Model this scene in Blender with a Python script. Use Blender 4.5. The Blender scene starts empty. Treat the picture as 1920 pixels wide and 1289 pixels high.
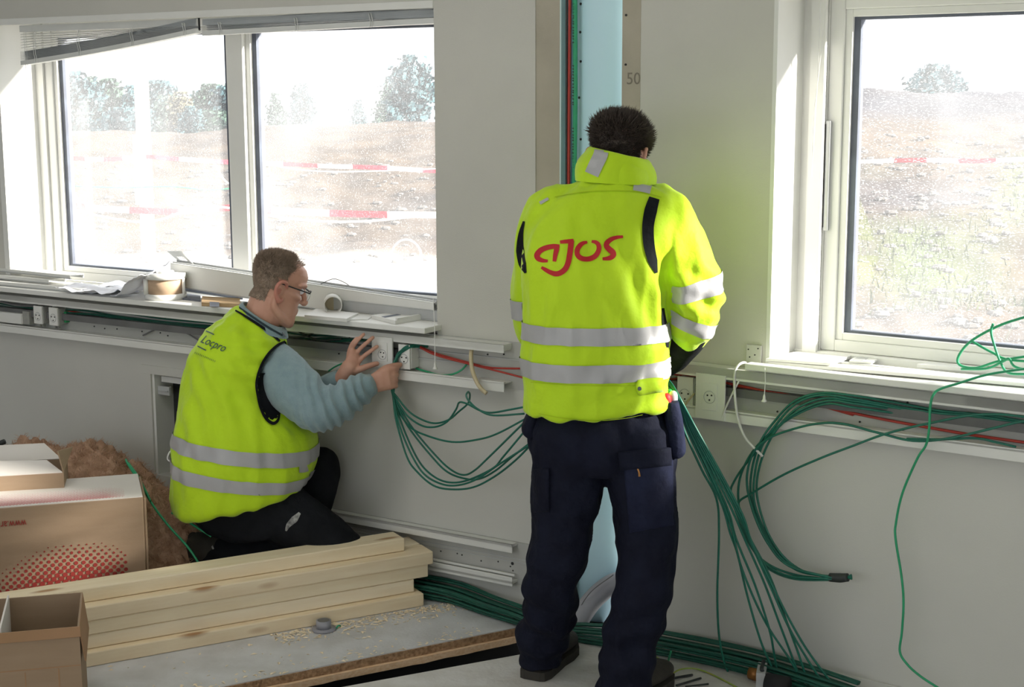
import bpy, bmesh, math, random
import numpy as np
from mathutils import Vector as V, Matrix, noise
from mathutils.bvhtree import BVHTree
R = math.radians
random.seed(7); rng = np.random.default_rng(7)
SC = bpy.context.scene
COL = SC.collection

# ------------------------------------------------------------------ camera
FPX = 2800.0; PITCH = R(9.538); ROLL = R(-0.202); HC = 1.75
CAM = V((0, 0, HC))
def ray(x, y):
    a, b = x - 960, y - 644.5
    c, s = math.cos(ROLL), math.sin(ROLL)
    X = c*a + s*b; Y = -s*a + c*b
    return V((X, FPX*math.cos(PITCH) - Y*math.sin(PITCH), -Y*math.cos(PITCH) - FPX*math.sin(PITCH)))
cam = bpy.data.cameras.new('camera'); camo = bpy.data.objects.new('camera', cam); COL.objects.link(camo)
cam.sensor_width = 36; cam.lens = FPX/1920*36; cam.clip_start = .05; cam.clip_end = 2000
_r = (ray(961, 644.5) - ray(960, 644.5)).normalized(); _u = -(ray(960, 645.5) - ray(960, 644.5)).normalized(); _f = ray(960, 644.5).normalized()
camo.matrix_world = Matrix(((_r.x, _u.x, -_f.x, CAM.x), (_r.y, _u.y, -_f.y, CAM.y), (_r.z, _u.z, -_f.z, CAM.z), (0, 0, 0, 1)))
SC.camera = camo

# ------------------------------------------------------------------ wall frames (the facade bends a little at the column)
TL, TR = R(57.93), R(54.69)
K = V((.261, 4.767, 0))
uL = V((math.sin(TL), -math.cos(TL), 0)); uR = V((math.sin(TR), -math.cos(TR), 0))
nL = V((-math.cos(TL), -math.sin(TL), 0)); nR = V((-math.cos(TR), -math.sin(TR), 0))
def frame(u, n): return Matrix(((u.x, -n.x, 0, K.x), (u.y, -n.y, 0, K.y), (0, 0, 1, 0), (0, 0, 0, 1)))
ML, MR = frame(uL, nL), frame(uR, nR)          # local x along the wall, local y outwards through it, z up
def wl(u, n, z): return K + u*uL + n*nL + V((0, 0, z))
def wr(u, n, z): return K + u*uR + n*nR + V((0, 0, z))
def on(n_, x, y, off):
    d = ray(x, y); return CAM + d*(((K - CAM).dot(n_) + off)/d.dot(n_))
def onL(x, y, off=0.0): return on(nL, x, y, off)      # survey a point on the left wall, off metres into the room
def onR(x, y, off=0.0): return on(nR, x, y, off)
def fl(x, y, z=0.0):
    d = ray(x, y); return CAM + d*((z - HC)/d.z)
def pix(p):
    v = V(p) - CAM; Z = v.dot(_f); return (960 + FPX*v.dot(_r)/Z, 644.5 - FPX*v.dot(_u)/Z)
def inside(poly, x, y):
    c = False; n = len(poly)
    for i in range(n):
        (x0, y0), (x1, y1) = poly[i], poly[(i+1) % n]
        if (y0 > y) != (y1 > y) and x < (x1-x0)*(y-y0)/(y1-y0)+x0: c = not c
    return c
def at(x, y, Y):
    d = ray(x, y); return CAM + d*(Y/d.y)

# ------------------------------------------------------------------ light and exposure
w = bpy.data.worlds.new('overcast'); SC.world = w; w.use_nodes = True
bg = w.node_tree.nodes['Background']; bg.inputs[0].default_value = (.90, .95, 1.0, 1); bg.inputs[1].default_value = 2.0
def lamp(name, kind, energy, loc, color=(1, 1, 1), **k):
    l = bpy.data.lights.new(name, kind); l.energy = energy; l.color = color
    for a, b in k.items(): setattr(l, a, b)
    o = bpy.data.objects.new(name, l); COL.objects.link(o); o.location = loc; return o
sun = lamp('sun', 'SUN', 18.0, (6, 0, 6), (1, .95, .86), angle=R(4))
sd = (-.86*uR + .37*nR); sd = V((sd.x, sd.y, -.32)).normalized()
sun.rotation_euler = sd.to_track_quat('-Z', 'Y').to_euler()
for i, u in enumerate((-3.6, -.6, 2.4)):               # daylight entering by the windows of the opposite wall
    o = lamp('window_daylight', 'AREA', 3.6, wl(u, 6.42, 1.6), (.96, .98, 1), shape='RECTANGLE', size=2.3, size_y=1.3)
    o.rotation_euler = (-nL).to_track_quat('-Z', 'Y').to_euler()
lamp('overhead_fill', 'AREA', 13.5, wl(-1.0, 2.3, 2.70), (1, .985, .95), shape='RECTANGLE', size=2.4, size_y=.6).rotation_euler = (0, 0, R(32))      # added overhead fill to brighten timber and upper walls, no real fitting
SC.view_settings.view_transform = 'Standard'; SC.view_settings.look = 'None'
SC.view_settings.exposure = 0.0; SC.view_settings.gamma = 1.0; SC.view_settings.use_curve_mapping = False
SC.cycles.max_bounces = 10; SC.cycles.diffuse_bounces = 6; SC.cycles.transparent_max_bounces = 16; SC.cycles.sample_clamp_indirect = 6

# ------------------------------------------------------------------ materials
def mat(name, c1, c2=None, scale=8, rough=.6, bump=0.0, bscale=60, metal=0, stretch=None, detail=4, spec=.4, sheen=0, mid=(.35, .65)):
    m = bpy.data.materials.new(name); m.use_nodes = True; nt = m.node_tree; N = nt.nodes; L = nt.links
    b = N['Principled BSDF']; b.inputs['Roughness'].default_value = rough; b.inputs['Metallic'].default_value = metal
    b.inputs['Specular IOR Level'].default_value = spec
    if sheen: b.inputs['Sheen Weight'].default_value = sheen
    tc = N.new('ShaderNodeTexCoord'); mp = N.new('ShaderNodeMapping'); L.new(tc.outputs['Object'], mp.inputs[0])
    if stretch: mp.inputs['Scale'].default_value = stretch
    if c2 is None: c2 = tuple(x*.93 for x in c1)
    n = N.new('ShaderNodeTexNoise'); n.inputs['Scale'].default_value = scale; n.inputs['Detail'].default_value = detail
    L.new(mp.outputs[0], n.inputs[0])
    r = N.new('ShaderNodeValToRGB'); r.color_ramp.elements[0].position = mid[0]; r.color_ramp.elements[1].position = mid[1]
    r.color_ramp.elements[0].color = (*c1, 1); r.color_ramp.elements[1].color = (*c2, 1)
    L.new(n.outputs['Fac'], r.inputs[0]); L.new(r.outputs[0], b.inputs['Base Color'])
    if bump:
        n2 = N.new('ShaderNodeTexNoise'); n2.inputs['Scale'].default_value = bscale; n2.inputs['Detail'].default_value = 5
        L.new(mp.outputs[0], n2.inputs[0])
        bp = N.new('ShaderNodeBump'); bp.inputs['Strength'].default_value = bump; bp.inputs['Distance'].default_value = .01
        L.new(n2.outputs['Fac'], bp.inputs['Height']); L.new(bp.outputs[0], b.inputs['Normal'])
    return m
def glass_mat(name, base, amount, sc, stretch):
    m = bpy.data.materials.new(name); m.use_nodes = True; nt = m.node_tree; N = nt.nodes; L = nt.links; N.clear()
    out = N.new('ShaderNodeOutputMaterial'); t = N.new('ShaderNodeBsdfTransparent'); tr = N.new('ShaderNodeBsdfTranslucent'); gl = N.new('ShaderNodeBsdfGlossy')
    gl.inputs['Roughness'].default_value = .03
    tr.inputs[0].default_value = (.95, .97, 1, 1)
    tc = N.new('ShaderNodeTexCoord'); mp = N.new('ShaderNodeMapping'); mp.inputs['Scale'].default_value = stretch; L.new(tc.outputs['Object'], mp.inputs[0])
    v = N.new('ShaderNodeTexNoise'); v.inputs['Scale'].default_value = sc; v.inputs['Detail'].default_value = 2; L.new(mp.outputs[0], v.inputs[0])
    n = N.new('ShaderNodeTexNoise'); n.inputs['Scale'].default_value = 2.2; n.inputs['Detail'].default_value = 4; L.new(tc.outputs['Object'], n.inputs[0])
    r1 = N.new('ShaderNodeMapRange'); r1.inputs[1].default_value = .60; r1.inputs[2].default_value = .72; r1.inputs[3].default_value = 0; r1.inputs[4].default_value = amount
    L.new(v.outputs['Fac'], r1.inputs[0])
    r2 = N.new('ShaderNodeMapRange'); r2.inputs[1].default_value = .35; r2.inputs[2].default_value = .65; r2.inputs[3].default_value = base*.6; r2.inputs[4].default_value = base*1.4
    L.new(n.outputs['Fac'], r2.inputs[0])
    ad = N.new('ShaderNodeMath'); ad.operation = 'ADD'; L.new(r1.outputs[0], ad.inputs[0]); L.new(r2.outputs[0], ad.inputs[1])
    mx = N.new('ShaderNodeMixShader'); L.new(ad.outputs[0], mx.inputs[0]); L.new(t.outputs[0], mx.inputs[1]); L.new(tr.outputs[0], mx.inputs[2])
    m2 = N.new('ShaderNodeMixShader'); m2.inputs[0].default_value = .03; L.new(mx.outputs[0], m2.inputs[1]); L.new(gl.outputs[0], m2.inputs[2])
    L.new(m2.outputs[0], out.inputs[0]); return m
def wood_mat(name, c1, c2, knot, seed):
    m = mat(name, c1, c2, 3.0, .55, .12, 40, stretch=(1.2, 14, 14)); nt = m.node_tree; N = nt.nodes; L = nt.links
    b = N['Principled BSDF']; old = b.inputs['Base Color'].links[0].from_socket
    tc = [n for n in N if n.type == 'TEX_COORD'][0]; mp = N.new('ShaderNodeMapping'); mp.inputs['Scale'].default_value = (3.2, 11, 11); mp.inputs['Location'].default_value = (seed*3.7, seed*1.3, seed)
    L.new(tc.outputs['Object'], mp.inputs[0])
    v = N.new('ShaderNodeTexVoronoi'); v.inputs['Scale'].default_value = 1.0; L.new(mp.outputs[0], v.inputs[0])
    r = N.new('ShaderNodeMapRange'); r.inputs[1].default_value = .07; r.inputs[2].default_value = .19; r.inputs[3].default_value = 1.0; r.inputs[4].default_value = 0
    L.new(v.outputs['Distance'], r.inputs[0])
    mx = N.new('ShaderNodeMixRGB'); L.new(r.outputs[0], mx.inputs[0]); L.new(old, mx.inputs[1]); mx.inputs[2].default_value = (*knot, 1)
    L.new(mx.outputs[0], b.inputs['Base Color']); return m
M = {}
M['paint'] = mat('wall_paint', (.60, .59, .54), (.57, .56, .515), 3, .75, .10, 220)
M['panel'] = mat('wall_panel_paint', (.60, .595, .555), (.57, .565, .53), 2, .6, .05, 200)
M['raw'] = mat('bare_plasterboard', (.46, .42, .34), (.40, .365, .295), 6, .85, .15, 90)
M['white'] = mat('white_plastic', (.78, .78, .75), (.74, .74, .71), 4, .45, spec=.25)
M['frame'] = mat('window_frame_white', (.80, .80, .77), (.76, .76, .73), 4, .55, spec=.2)
M['gasket'] = mat('rubber_gasket', (.13, .15, .19), (.10, .11, .14), 12, .5)
M['alu'] = mat('aluminium_grey', (.52, .53, .53), (.46, .47, .47), 9, .4, metal=.15)
M['trunk'] = mat('trunk_back_grey', (.50, .50, .47), (.44, .44, .42), 7, .5)
M['duct'] = mat('dark_grey_plastic', (.16, .16, .16), (.12, .12, .12), 9, .6)
M['screw'] = mat('dark_screw_hole', (.03, .03, .03), None, 9, .7)
M['box_grey'] = mat('socket_box_grey', (.36, .36, .33), (.30, .30, .28), 40, .7)
M['sock_green'] = mat('green_plastic', (.03, .35, .12), (.02, .28, .09), 9, .5)
M['ceil'] = mat('ceiling_white', (.72, .72, .69), None, 3, .8)
M['lino'] = mat('floor_lino', (.64, .65, .67), (.52, .52, .52), 7, .5, .15, 90, detail=8)
M['slab'] = mat('slab_concrete', (.66, .65, .63), (.54, .52, .48), 9, .8, .25, 60, detail=8)
M['chip'] = mat('chipboard_edge', (.46, .29, .16), (.25, .145, .075), 90, .9, .5, 160)
M['chip2'] = mat('pine_batten', (.88, .64, .42), (.78, .50, .28), 20, .7, .3, 60, stretch=(1, 8, 8))
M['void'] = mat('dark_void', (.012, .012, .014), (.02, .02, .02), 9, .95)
M['blue'] = mat('column_sky_tint', (.58, .82, .92), (.54, .79, .90), 3, .45, .03, 60)  # base colour tinted blue for the sky light falling on the column
M['cyan'] = mat('recess_side', (.60, .74, .74), (.54, .69, .69), 4, .7)  # cyan of the daylight on the recess edge put into the colour
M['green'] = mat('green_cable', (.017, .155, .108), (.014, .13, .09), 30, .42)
M['green2'] = mat('bright_green_cable', (.03, .36, .17), (.03, .32, .15), 30, .42)
M['red'] = mat('red_cable', (.45, .05, .035), (.40, .04, .03), 30, .45)
M['wcable'] = mat('white_cable', (.78, .78, .76), None, 30, .4)
M['bcable'] = mat('black_cable', (.03, .035, .035), None, 30, .5)
M['ycable'] = mat('yellow_green_wire', (.42, .40, .08), (.25, .40, .08), 60, .45)
M['beige'] = mat('beige_tube', (.62, .53, .35), (.58, .49, .31), 30, .4)
M['pipe'] = mat('grey_conduit', (.34, .34, .37), (.28, .28, .31), 8, .5, .06, 40)
M['card'] = mat('cardboard', (.33, .235, .155), (.30, .21, .135), 5, .85, .08, 120, stretch=(1, 1, 6))
M['cardw'] = mat('cardboard_white_face', (.72, .68, .64), (.68, .64, .60), 5, .75)
M['cardin'] = mat('cardboard_inside', (.50, .36, .25), (.46, .32, .215), 5, .85)
M['carddk'] = mat('cardboard_fold', (.36, .21, .115), (.32, .19, .10), 5, .85)
M['redprint'] = mat('red_print', (.27, .028, .022), (.24, .025, .02), 5, .7)
M['pinkprint'] = mat('pink_print', (.60, .27, .27), (.56, .25, .25), 5, .7)
M['wool'] = mat('mineral_wool', (.56, .36, .25), (.30, .165, .10), 26, .95, .8, 60, detail=8, mid=(.3, .7))
M['wool2'] = mat('mineral_wool_fibre', (.68, .46, .33), (.44, .26, .16), 20, .95)
M['paper'] = mat('white_paper', (.82, .83, .88), (.78, .79, .85), 8, .7)
M['tapewood'] = mat('rule_wood', (.50, .34, .18), (.42, .28, .14), 12, .6, stretch=(1, 6, 6))
M['hivis'] = mat('hivis_yellow', (.51, .755, .008), (.47, .71, .006), 5, .7, .35, 34, sheen=.15)
M['hivis2'] = mat('hivis_yellow_seam', (.42, .60, .010), None, 5, .8)
M['refl'] = mat('reflective_tape', (.42, .42, .43), (.36, .36, .37), 6, .38, .05, 200, spec=.6)
M['navy'] = mat('navy_twill', (.010, .012, .025), (.007, .008, .017), 12, .8, .5, 40, spec=.12)
M['navy2'] = mat('navy_pocket', (.016, .020, .046), (.011, .013, .030), 12, .8, .5, 45, spec=.12)
M['blackcloth'] = mat('black_cloth', (.012, .013, .016), (.008, .009, .011), 12, .85, .4, 45, spec=.12)
M['dust'] = mat('plaster_dust', (.38, .38, .36), (.12, .12, .12), 60, .9)
M['fleece'] = mat('blue_grey_fleece', (.25, .35, .38), (.215, .31, .34), 30, .95, .3, 300, sheen=.3)
M['fleecedk'] = mat('fleece_seam', (.03, .05, .06), None, 30, .95)
M['skin'] = mat('skin', (.60, .335, .245), (.54, .28, .20), 18, .5, .06, 160)
M['hair_dk'] = mat('dark_hair', (.040, .029, .023), (.060, .044, .034), 60, .6)
M['hair_lt'] = mat('light_brown_hair', (.36, .27, .20), (.24, .18, .135), 60, .6)
M['skin_red'] = mat('flushed_skin', (.56, .24, .18), (.50, .20, .15), 30, .5, .06, 160)
M['boot'] = mat('boot_leather', (.045, .04, .033), (.028, .025, .02), 14, .75, .2, 90)
M['sole'] = mat('boot_sole', (.04, .036, .03), None, 14, .9)
M['greendk'] = mat('shaded_green_cable', (.012, .10, .068), (.010, .08, .055), 30, .5)  # darker copy of the cable green, with the trunking's shade put in
M['redlogo'] = mat('red_logo_print', (.50, .012, .018), (.46, .010, .016), 9, .6)
M['inkprint'] = mat('dark_blue_print', (.06, .12, .12), None, 9, .7)
M['inkprint2'] = mat('faded_print', (.16, .27, .06), None, 9, .7)
M['pencil'] = mat('pencil_line', (.22, .20, .16), None, 9, .8)
M['brass'] = mat('copper_brass', (.42, .20, .06), (.32, .14, .04), 9, .4, metal=.5)
M['lens'] = glass_mat('spectacle_lens', .02, 0, 10, (1, 1, 1))
M['glass1'] = glass_mat('dusty_glass', .105, .26, 260, (1, 1, 1))
M['glass2'] = glass_mat('streaked_glass', .08, .32, 130, (1, 1, 2.2))
M['blind'] = mat('blind_slat', (.50, .53, .55), (.46, .49, .51), 9, .4)
M['blindw'] = mat('blind_white', (.72, .73, .71), None, 9, .4)
M['earth'] = None

# ------------------------------------------------------------------ mesh helpers
def newobj(name, me, m=None, parent=None, mw=None, smooth=False, **props):
    o = bpy.data.objects.new(name, me); COL.objects.link(o)
    if m is not None:
        for x in (m if isinstance(m, (list, tuple)) else [m]): me.materials.append(x)
    if mw is not None: o.matrix_world = mw
    if parent is not None:
        o.parent = parent
        o.matrix_parent_inverse = parent.matrix_basis.inverted() if mw is not None or True else Matrix()
    if smooth: me.polygons.foreach_set('use_smooth', [True]*len(me.polygons))
    for k, v in props.items(): o[k] = v
    return o
def empty(name, loc, **props):
    o = bpy.data.objects.new(name, None); COL.objects.link(o); o.location = loc; o.empty_display_size = .05
    for k, v in props.items(): o[k] = v
    return o
def mesh(vs, fs):
    me = bpy.data.meshes.new('m'); me.from_pydata([tuple(v) for v in vs], [], fs); me.update(); return me
BOXF = [(0, 3, 2, 1), (4, 5, 6, 7), (0, 1, 5, 4), (1, 2, 6, 5), (2, 3, 7, 6), (3, 0, 4, 7)]
def boxes(lst, bevel=0.0):
    vs, fs = [], []
    for (x0, x1, y0, y1, z0, z1) in lst:
        k = len(vs)
        vs += [(x0, y0, z0), (x1, y0, z0), (x1, y1, z0), (x0, y1, z0), (x0, y0, z1), (x1, y0, z1), (x1, y1, z1), (x0, y1, z1)]
        fs += [tuple(k + i for i in f) for f in BOXF]
    me = mesh(vs, fs)
    if bevel:
        bm = bmesh.new(); bm.from_mesh(me)
        bmesh.ops.bevel(bm, geom=bm.edges[:], offset=bevel, segments=2, affect='EDGES', profile=.5)
        bm.to_mesh(me); bm.free(); me.update()
    return me
def prism(poly, z0, z1):
    n = len(poly); vs = [(*p, z0) for p in poly] + [(*p, z1) for p in poly]
    return mesh(vs, [tuple(range(n-1, -1, -1)), tuple(range(n, 2*n))] + [(i, (i+1) % n, n+(i+1) % n, n+i) for i in range(n)])
def catmull(pts, sub=6):
    pts = [V(p) for p in pts]
    if len(pts) < 3 and sub: return pts
    P = [2*pts[0]-pts[1]] + pts + [2*pts[-1]-pts[-2]]; out = []
    for i in range(1, len(P)-2):
        a, b, c, d = P[i-1:i+3]
        for k in range(sub):
            t = k/sub; out.append(.5*((2*b) + (c-a)*t + (2*a-5*b+4*c-d)*t*t + (3*b-a-3*c+d)*t**3))
    out.append(pts[-1]); return out
def frames(pts):
    T = [(pts[min(i+1, len(pts)-1)] - pts[max(i-1, 0)]).normalized() for i in range(len(pts))]
    up = V((0, 0, 1)) if abs(T[0].z) < .9 else V((1, 0, 0))
    A = (up.cross(T[0])).normalized(); out = []
    for t in T:
        A = (A - t*A.dot(t)); A = A.normalized() if A.length > 1e-6 else t.orthogonal().normalized()
        out.append((A, t.cross(A)))
    return out
def skinrings(rings, cap=True):
    n = len(rings[0]); vs = [p for r in rings for p in r]; fs = []
    for i in range(len(rings)-1):
        for j in range(n): fs.append((i*n+j, i*n+(j+1) % n, (i+1)*n+(j+1) % n, (i+1)*n+j))
    if cap: fs.append(tuple(range(n-1, -1, -1))); fs.append(tuple((len(rings)-1)*n+j for j in range(n)))
    return vs, fs
def tube(pts, r, seg=8, sub=6, cap=True):
    p = catmull(pts, sub) if sub else [V(q) for q in pts]
    rr = r if isinstance(r, (list, tuple)) else [r]*len(p)
    if len(rr) != len(p): rr = [float(x) for x in np.interp(np.linspace(0, 1, len(p)), np.linspace(0, 1, len(rr)), rr)]
    F = frames(p)
    return skinrings([[q + x*(A*math.cos(2*math.pi*k/seg) + B*math.sin(2*math.pi*k/seg)) for k in range(seg)] for q, x, (A, B) in zip(p, rr, F)], cap)
def limb(pts, radii, seg=20, sub=5):
    """tapered tube with rounded ends"""
    p = catmull(pts, sub); r = [float(x) for x in np.interp(np.linspace(0, len(pts)-1, len(p)), range(len(pts)), radii)]
    d0 = (p[0]-p[1]).normalized(); d1 = (p[-1]-p[-2]).normalized()
    e0 = [(p[0] + d0*r[0]*math.sin(a), r[0]*math.cos(a)) for a in (1.45, 1.1, .6)]; e1 = [(p[-1] + d1*r[-1]*math.sin(a), r[-1]*math.cos(a)) for a in (.6, 1.1, 1.45)]
    pts2 = [q for q, _ in e0] + p + [q for q, _ in e1]; rr = [x for _, x in e0] + r + [x for _, x in e1]
    F = frames(pts2)
    return skinrings([[q + x*(A*math.cos(2*math.pi*k/seg) + B*math.sin(2*math.pi*k/seg)) for k in range(seg)] for q, x, (A, B) in zip(pts2, rr, F)])
def ering(c, A, B, p=1.0, seg=36):
    o = []
    for k in range(seg):
        a = 2*math.pi*k/seg; ca, sa = math.cos(a), math.sin(a)
        o.append(c + A*(math.copysign(abs(ca)**p, ca)) + B*(math.copysign(abs(sa)**p, sa)))
    return o
def pring(l, r, Y, d, p=.85, seg=36, dr=None):
    """cross-section of a body from its two silhouette points, at distance Y, half depth d"""
    a = at(*l, Y); b = at(*r, Y if dr is None else dr); c = (a+b)/2
    return ering(c, (b-a)/2, V((0, d, 0)), p, seg)
def loftP(rows, p=.85, seg=36, sub=4):
    rr = [pring(*row[:4], p, seg) for row in rows]
    # smooth in between
    out = []
    cols = [catmull([r[k] for r in rr], sub) for k in range(seg)]
    for i in range(len(cols[0])): out.append([cols[k][i] for k in range(seg)])
    return skinrings(out)
def join(parts):
    vs, fs = [], []
    for v, f in parts:
        k = len(vs); vs += list(v); fs += [tuple(k+i for i in q) for q in f]
    return vs, fs
def lap(Vt, E, it, lam=.5):
    n = len(Vt); deg = np.bincount(E.ravel(), minlength=n).astype(float)[:, None]; deg[deg == 0] = 1
    for _ in range(it):
        acc = np.zeros_like(Vt)
        for c in range(3):
            acc[:, c] = np.bincount(E[:, 0], Vt[E[:, 1], c], n) + np.bincount(E[:, 1], Vt[E[:, 0], c], n)
        Vt = Vt + lam*(acc/deg - Vt)
    return Vt
def union(parts, voxel, it=6):
    """voxel-union of closed lofts -> one continuous smooth mesh"""
    me = mesh(*join(parts)); bm = bmesh.new(); bm.from_mesh(me); bmesh.ops.recalc_face_normals(bm, faces=bm.faces[:]); bm.to_mesh(me); bm.free()
    o = bpy.data.objects.new('tmp', me); COL.objects.link(o)
    md = o.modifiers.new('r', 'REMESH'); md.mode = 'VOXEL'; md.voxel_size = voxel
    dg = bpy.context.evaluated_depsgraph_get(); out = bpy.data.meshes.new_from_object(o.evaluated_get(dg))
    bpy.data.objects.remove(o)
    n = len(out.vertices); c = np.empty(n*3); out.vertices.foreach_get('co', c); c = c.reshape(-1, 3)
    E = np.empty(len(out.edges)*2, int); out.edges.foreach_get('vertices', E); E = E.reshape(-1, 2)
    c = lap(c, E, it); out.vertices.foreach_set('co', c.ravel()); out.update()
    out.polygons.foreach_set('use_smooth', [True]*len(out.polygons))
    return out
def displace(me, fn):
    n = len(me.vertices); c = np.empty(n*3); me.vertices.foreach_get('co', c); c = c.reshape(-1, 3)
    nn = np.empty(n*3); me.vertices.foreach_get('normal', nn); nn = nn.reshape(-1, 3)
    d = fn(c, nn); me.vertices.foreach_set('co', (c + nn*d[:, None]).ravel()); me.update()
def nz(c, s, off=0.0):
    """smooth noise at points c scaled by s (3-vector)"""
    s = np.broadcast_to(np.array(s, float), (3,)); q = c*s + off
    return np.array([noise.noise(V(p)) for p in q])
def bvh(me): 
    bm = bmesh.new(); bm.from_mesh(me); t = BVHTree.FromBMesh(bm); bm.free(); return t
def hit(t, x, y, off=.004):
    """first surface point seen along the sight line, lifted off the cloth"""
    d = ray(x, y).normalized(); p, n, i, q = t.ray_cast(CAM, d)
    if p is None: return None
    return p - d*off
def ribbon(t, pts, widths, off=.004, sub=6):
    """thin printed / sewn band laid on a surface: pixel polyline + widths in pixels"""
    P = catmull([V((x, y, 0)) for x, y in pts], sub); W = [float(x) for x in np.interp(np.linspace(0, 1, len(P)), np.linspace(0, 1, len(widths)), widths)]
    px, vs, fs = [], [], []
    for i, p in enumerate(P):
        tg = (P[min(i+1, len(P)-1)] - P[max(i-1, 0)]).normalized(); nn = V((-tg.y, tg.x, 0))
        for s in (-1, -.33, .33, 1):
            q = p + nn*s*W[i]/2; px.append((q.x, q.y)); vs.append(hit(t, q.x, q.y, off))
    good = [i for i, v in enumerate(vs) if v is not None]
    if not good: return [], []
    for i, v in enumerate(vs):            # past the edge of the cloth: keep the distance of the nearest laid point
        if v is None and good:
            j = min(good, key=lambda k: abs(k-i)); vs[i] = CAM + ray(*px[i]).normalized()*(vs[j]-CAM).length
    for i in range(len(P)-1):
        for k in range(3): a = i*4+k; fs.append((a, a+1, a+5, a+4))
    return vs, fs
def shell(me, keep, off=.003, planes=()):
    """copy the faces of a garment between planes (co, normal) whose centre passes keep(), lifted off it"""
    bm = bmesh.new(); bm.from_mesh(me)
    for co, no in planes:
        bmesh.ops.bisect_plane(bm, geom=bm.verts[:]+bm.edges[:]+bm.faces[:], plane_co=co, plane_no=no, clear_outer=True)
    dl = [f for f in bm.faces if not keep(f.calc_center_median())]
    bmesh.ops.delete(bm, geom=dl, context='FACES')
    bm.normal_update()
    for v in bm.verts: v.co += v.normal*off
    out = bpy.data.meshes.new('m'); bm.to_mesh(out); bm.free()
    out.polygons.foreach_set('use_smooth', [True]*len(out.polygons)); return out
def sphere(c, rx, ry, rz, seg=16, ring=10):
    rings = []
    for i in range(1, ring):
        a = math.pi*i/ring; rings.append([V((c[0]+rx*math.sin(a)*math.cos(2*math.pi*k/seg), c[1]+ry*math.sin(a)*math.sin(2*math.pi*k/seg), c[2]+rz*math.cos(a))) for k in range(seg)])
    return skinrings(rings)
def disc(c, n, r, t=.002, seg=10):
    c = V(c); n = V(n).normalized(); a = n.orthogonal().normalized(); b = n.cross(a)
    return skinrings([[c + n*h + r*(a*math.cos(2*math.pi*k/seg) + b*math.sin(2*math.pi*k/seg)) for k in range(seg)] for h in (-t, t)])
def text_mesh(body, size, extrude=.0004):
    cu = bpy.data.curves.new('t', 'FONT'); cu.body = body; cu.size = size; cu.extrude = extrude; cu.resolution_u = 3
    o = bpy.data.objects.new('t', cu); COL.objects.link(o); dg = bpy.context.evaluated_depsgraph_get()
    me = bpy.data.meshes.new_from_object(o.evaluated_get(dg)); bpy.data.objects.remove(o); return me
def cable(path, r=.0032, m='green', label=None, group=None, cat='cable', name='data_cable', parent=None, sub=6, seg=7):
    o = newobj(name, mesh(*tube(path, r, seg, sub)), M[m], parent, smooth=True)
    if parent is None: o['label'] = label; o['category'] = cat
    if group: o['group'] = group
    return o
def hairs(me, keep, n, length, rad, flow, seed=1, jitter=.35):
    """short separate hairs rooted on a scalp mesh"""
    r = np.random.default_rng(seed); me.calc_loop_triangles()
    T = np.empty(len(me.loop_triangles)*3, int); me.loop_triangles.foreach_get('vertices', T); T = T.reshape(-1, 3)
    c = np.empty(len(me.vertices)*3); me.vertices.foreach_get('co', c); c = c.reshape(-1, 3)
    nn = np.empty(len(me.vertices)*3); me.vertices.foreach_get('normal', nn); nn = nn.reshape(-1, 3)
    c = c.astype(float); cen = c[T].mean(1); wgt = np.array([keep(V(p)) for p in cen]); ar = np.linalg.norm(np.cross(c[T[:, 1]]-c[T[:, 0]], c[T[:, 2]]-c[T[:, 0]]), axis=1)*np.clip(wgt, 0, 1)
    pick = r.choice(len(T), n, p=ar/ar.sum()); vs, fs = [], []
    for t in pick:
        b = r.random(3); b /= b.sum(); p = V(c[T[t]].T @ b); nv = V(nn[T[t]].T @ b).normalized()
        L = float(length(p)*r.uniform(.7, 1.15)); d = (nv*.75 + flow(p) + V(r.normal(0, jitter, 3))).normalized()
        s = d.orthogonal().normalized()*rad; q = d.cross(s)
        p0 = p - nv*.004; p1 = p + d*L*.55 ; p2 = p + d*L*.9 + flow(p)*L*.25
        k = len(vs); vs += [p0+s, p0-s*.5+q*.87, p0-s*.5-q*.87, p1+s*.8, p1-s*.4+q*.7, p1-s*.4-q*.7, p2]
        fs += [(k, k+1, k+4, k+3), (k+1, k+2, k+5, k+4), (k+2, k, k+3, k+5), (k+3, k+4, k+6), (k+4, k+5, k+6), (k+5, k+3, k+6)]
    return mesh(vs, fs)
# ================================================================== SETTING
M['hatch'] = mat('hatch_back_dark', (.045, .045, .048), (.035, .035, .037), 40, .8)
ST = dict(kind='structure')
def B(name, lst, m, fr, parent=None, bevel=0, **p): return newobj(name, boxes(lst, bevel), M[m], parent, fr, **p)
HT = 2.75
HX0, HX1, HZ0, HZ1 = -1.995, -1.45, .245, .655
# left wall with its window opening (u -2.83..-.612), bare board at its right end, hatch opening in the lower panel
wall_left = B('wall_left', [(-6, -2.83, 0, .30, .94, HT), (-2.83, -.612, 0, .30, 2.055, HT), (-.612, -.216, 0, .30, -.2, HT),
    (-2.83, HX0, .05, .30, -.2, .955), (HX1, -.612, .05, .30, -.2, .955), (HX0, HX1, .05, .30, -.2, HZ0), (HX0, HX1, .05, .30, HZ1, .955), (HX0, HX1, .20, .30, HZ0, HZ1), (-6, -2.83, .05, .30, -.2, .94)], 'paint', ML, **ST)
B('bare_board_edge', [(-.216, -.127, .004, .30, -.1, HT)], 'raw', ML, wall_left)
B('recess_lit_edge', [(-.127, -.122, .003, .30, .0, HT)], 'cyan', ML, wall_left)
B('lower_panel', [(-6, HX0, -.004, .045, -.1, .77), (HX1, -.216, -.004, .045, -.1, .77), (HX0, HX1, -.004, .045, HZ1, .77), (HX0, HX1, -.004, .045, -.1, HZ0)], 'panel', ML, wall_left)
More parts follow.
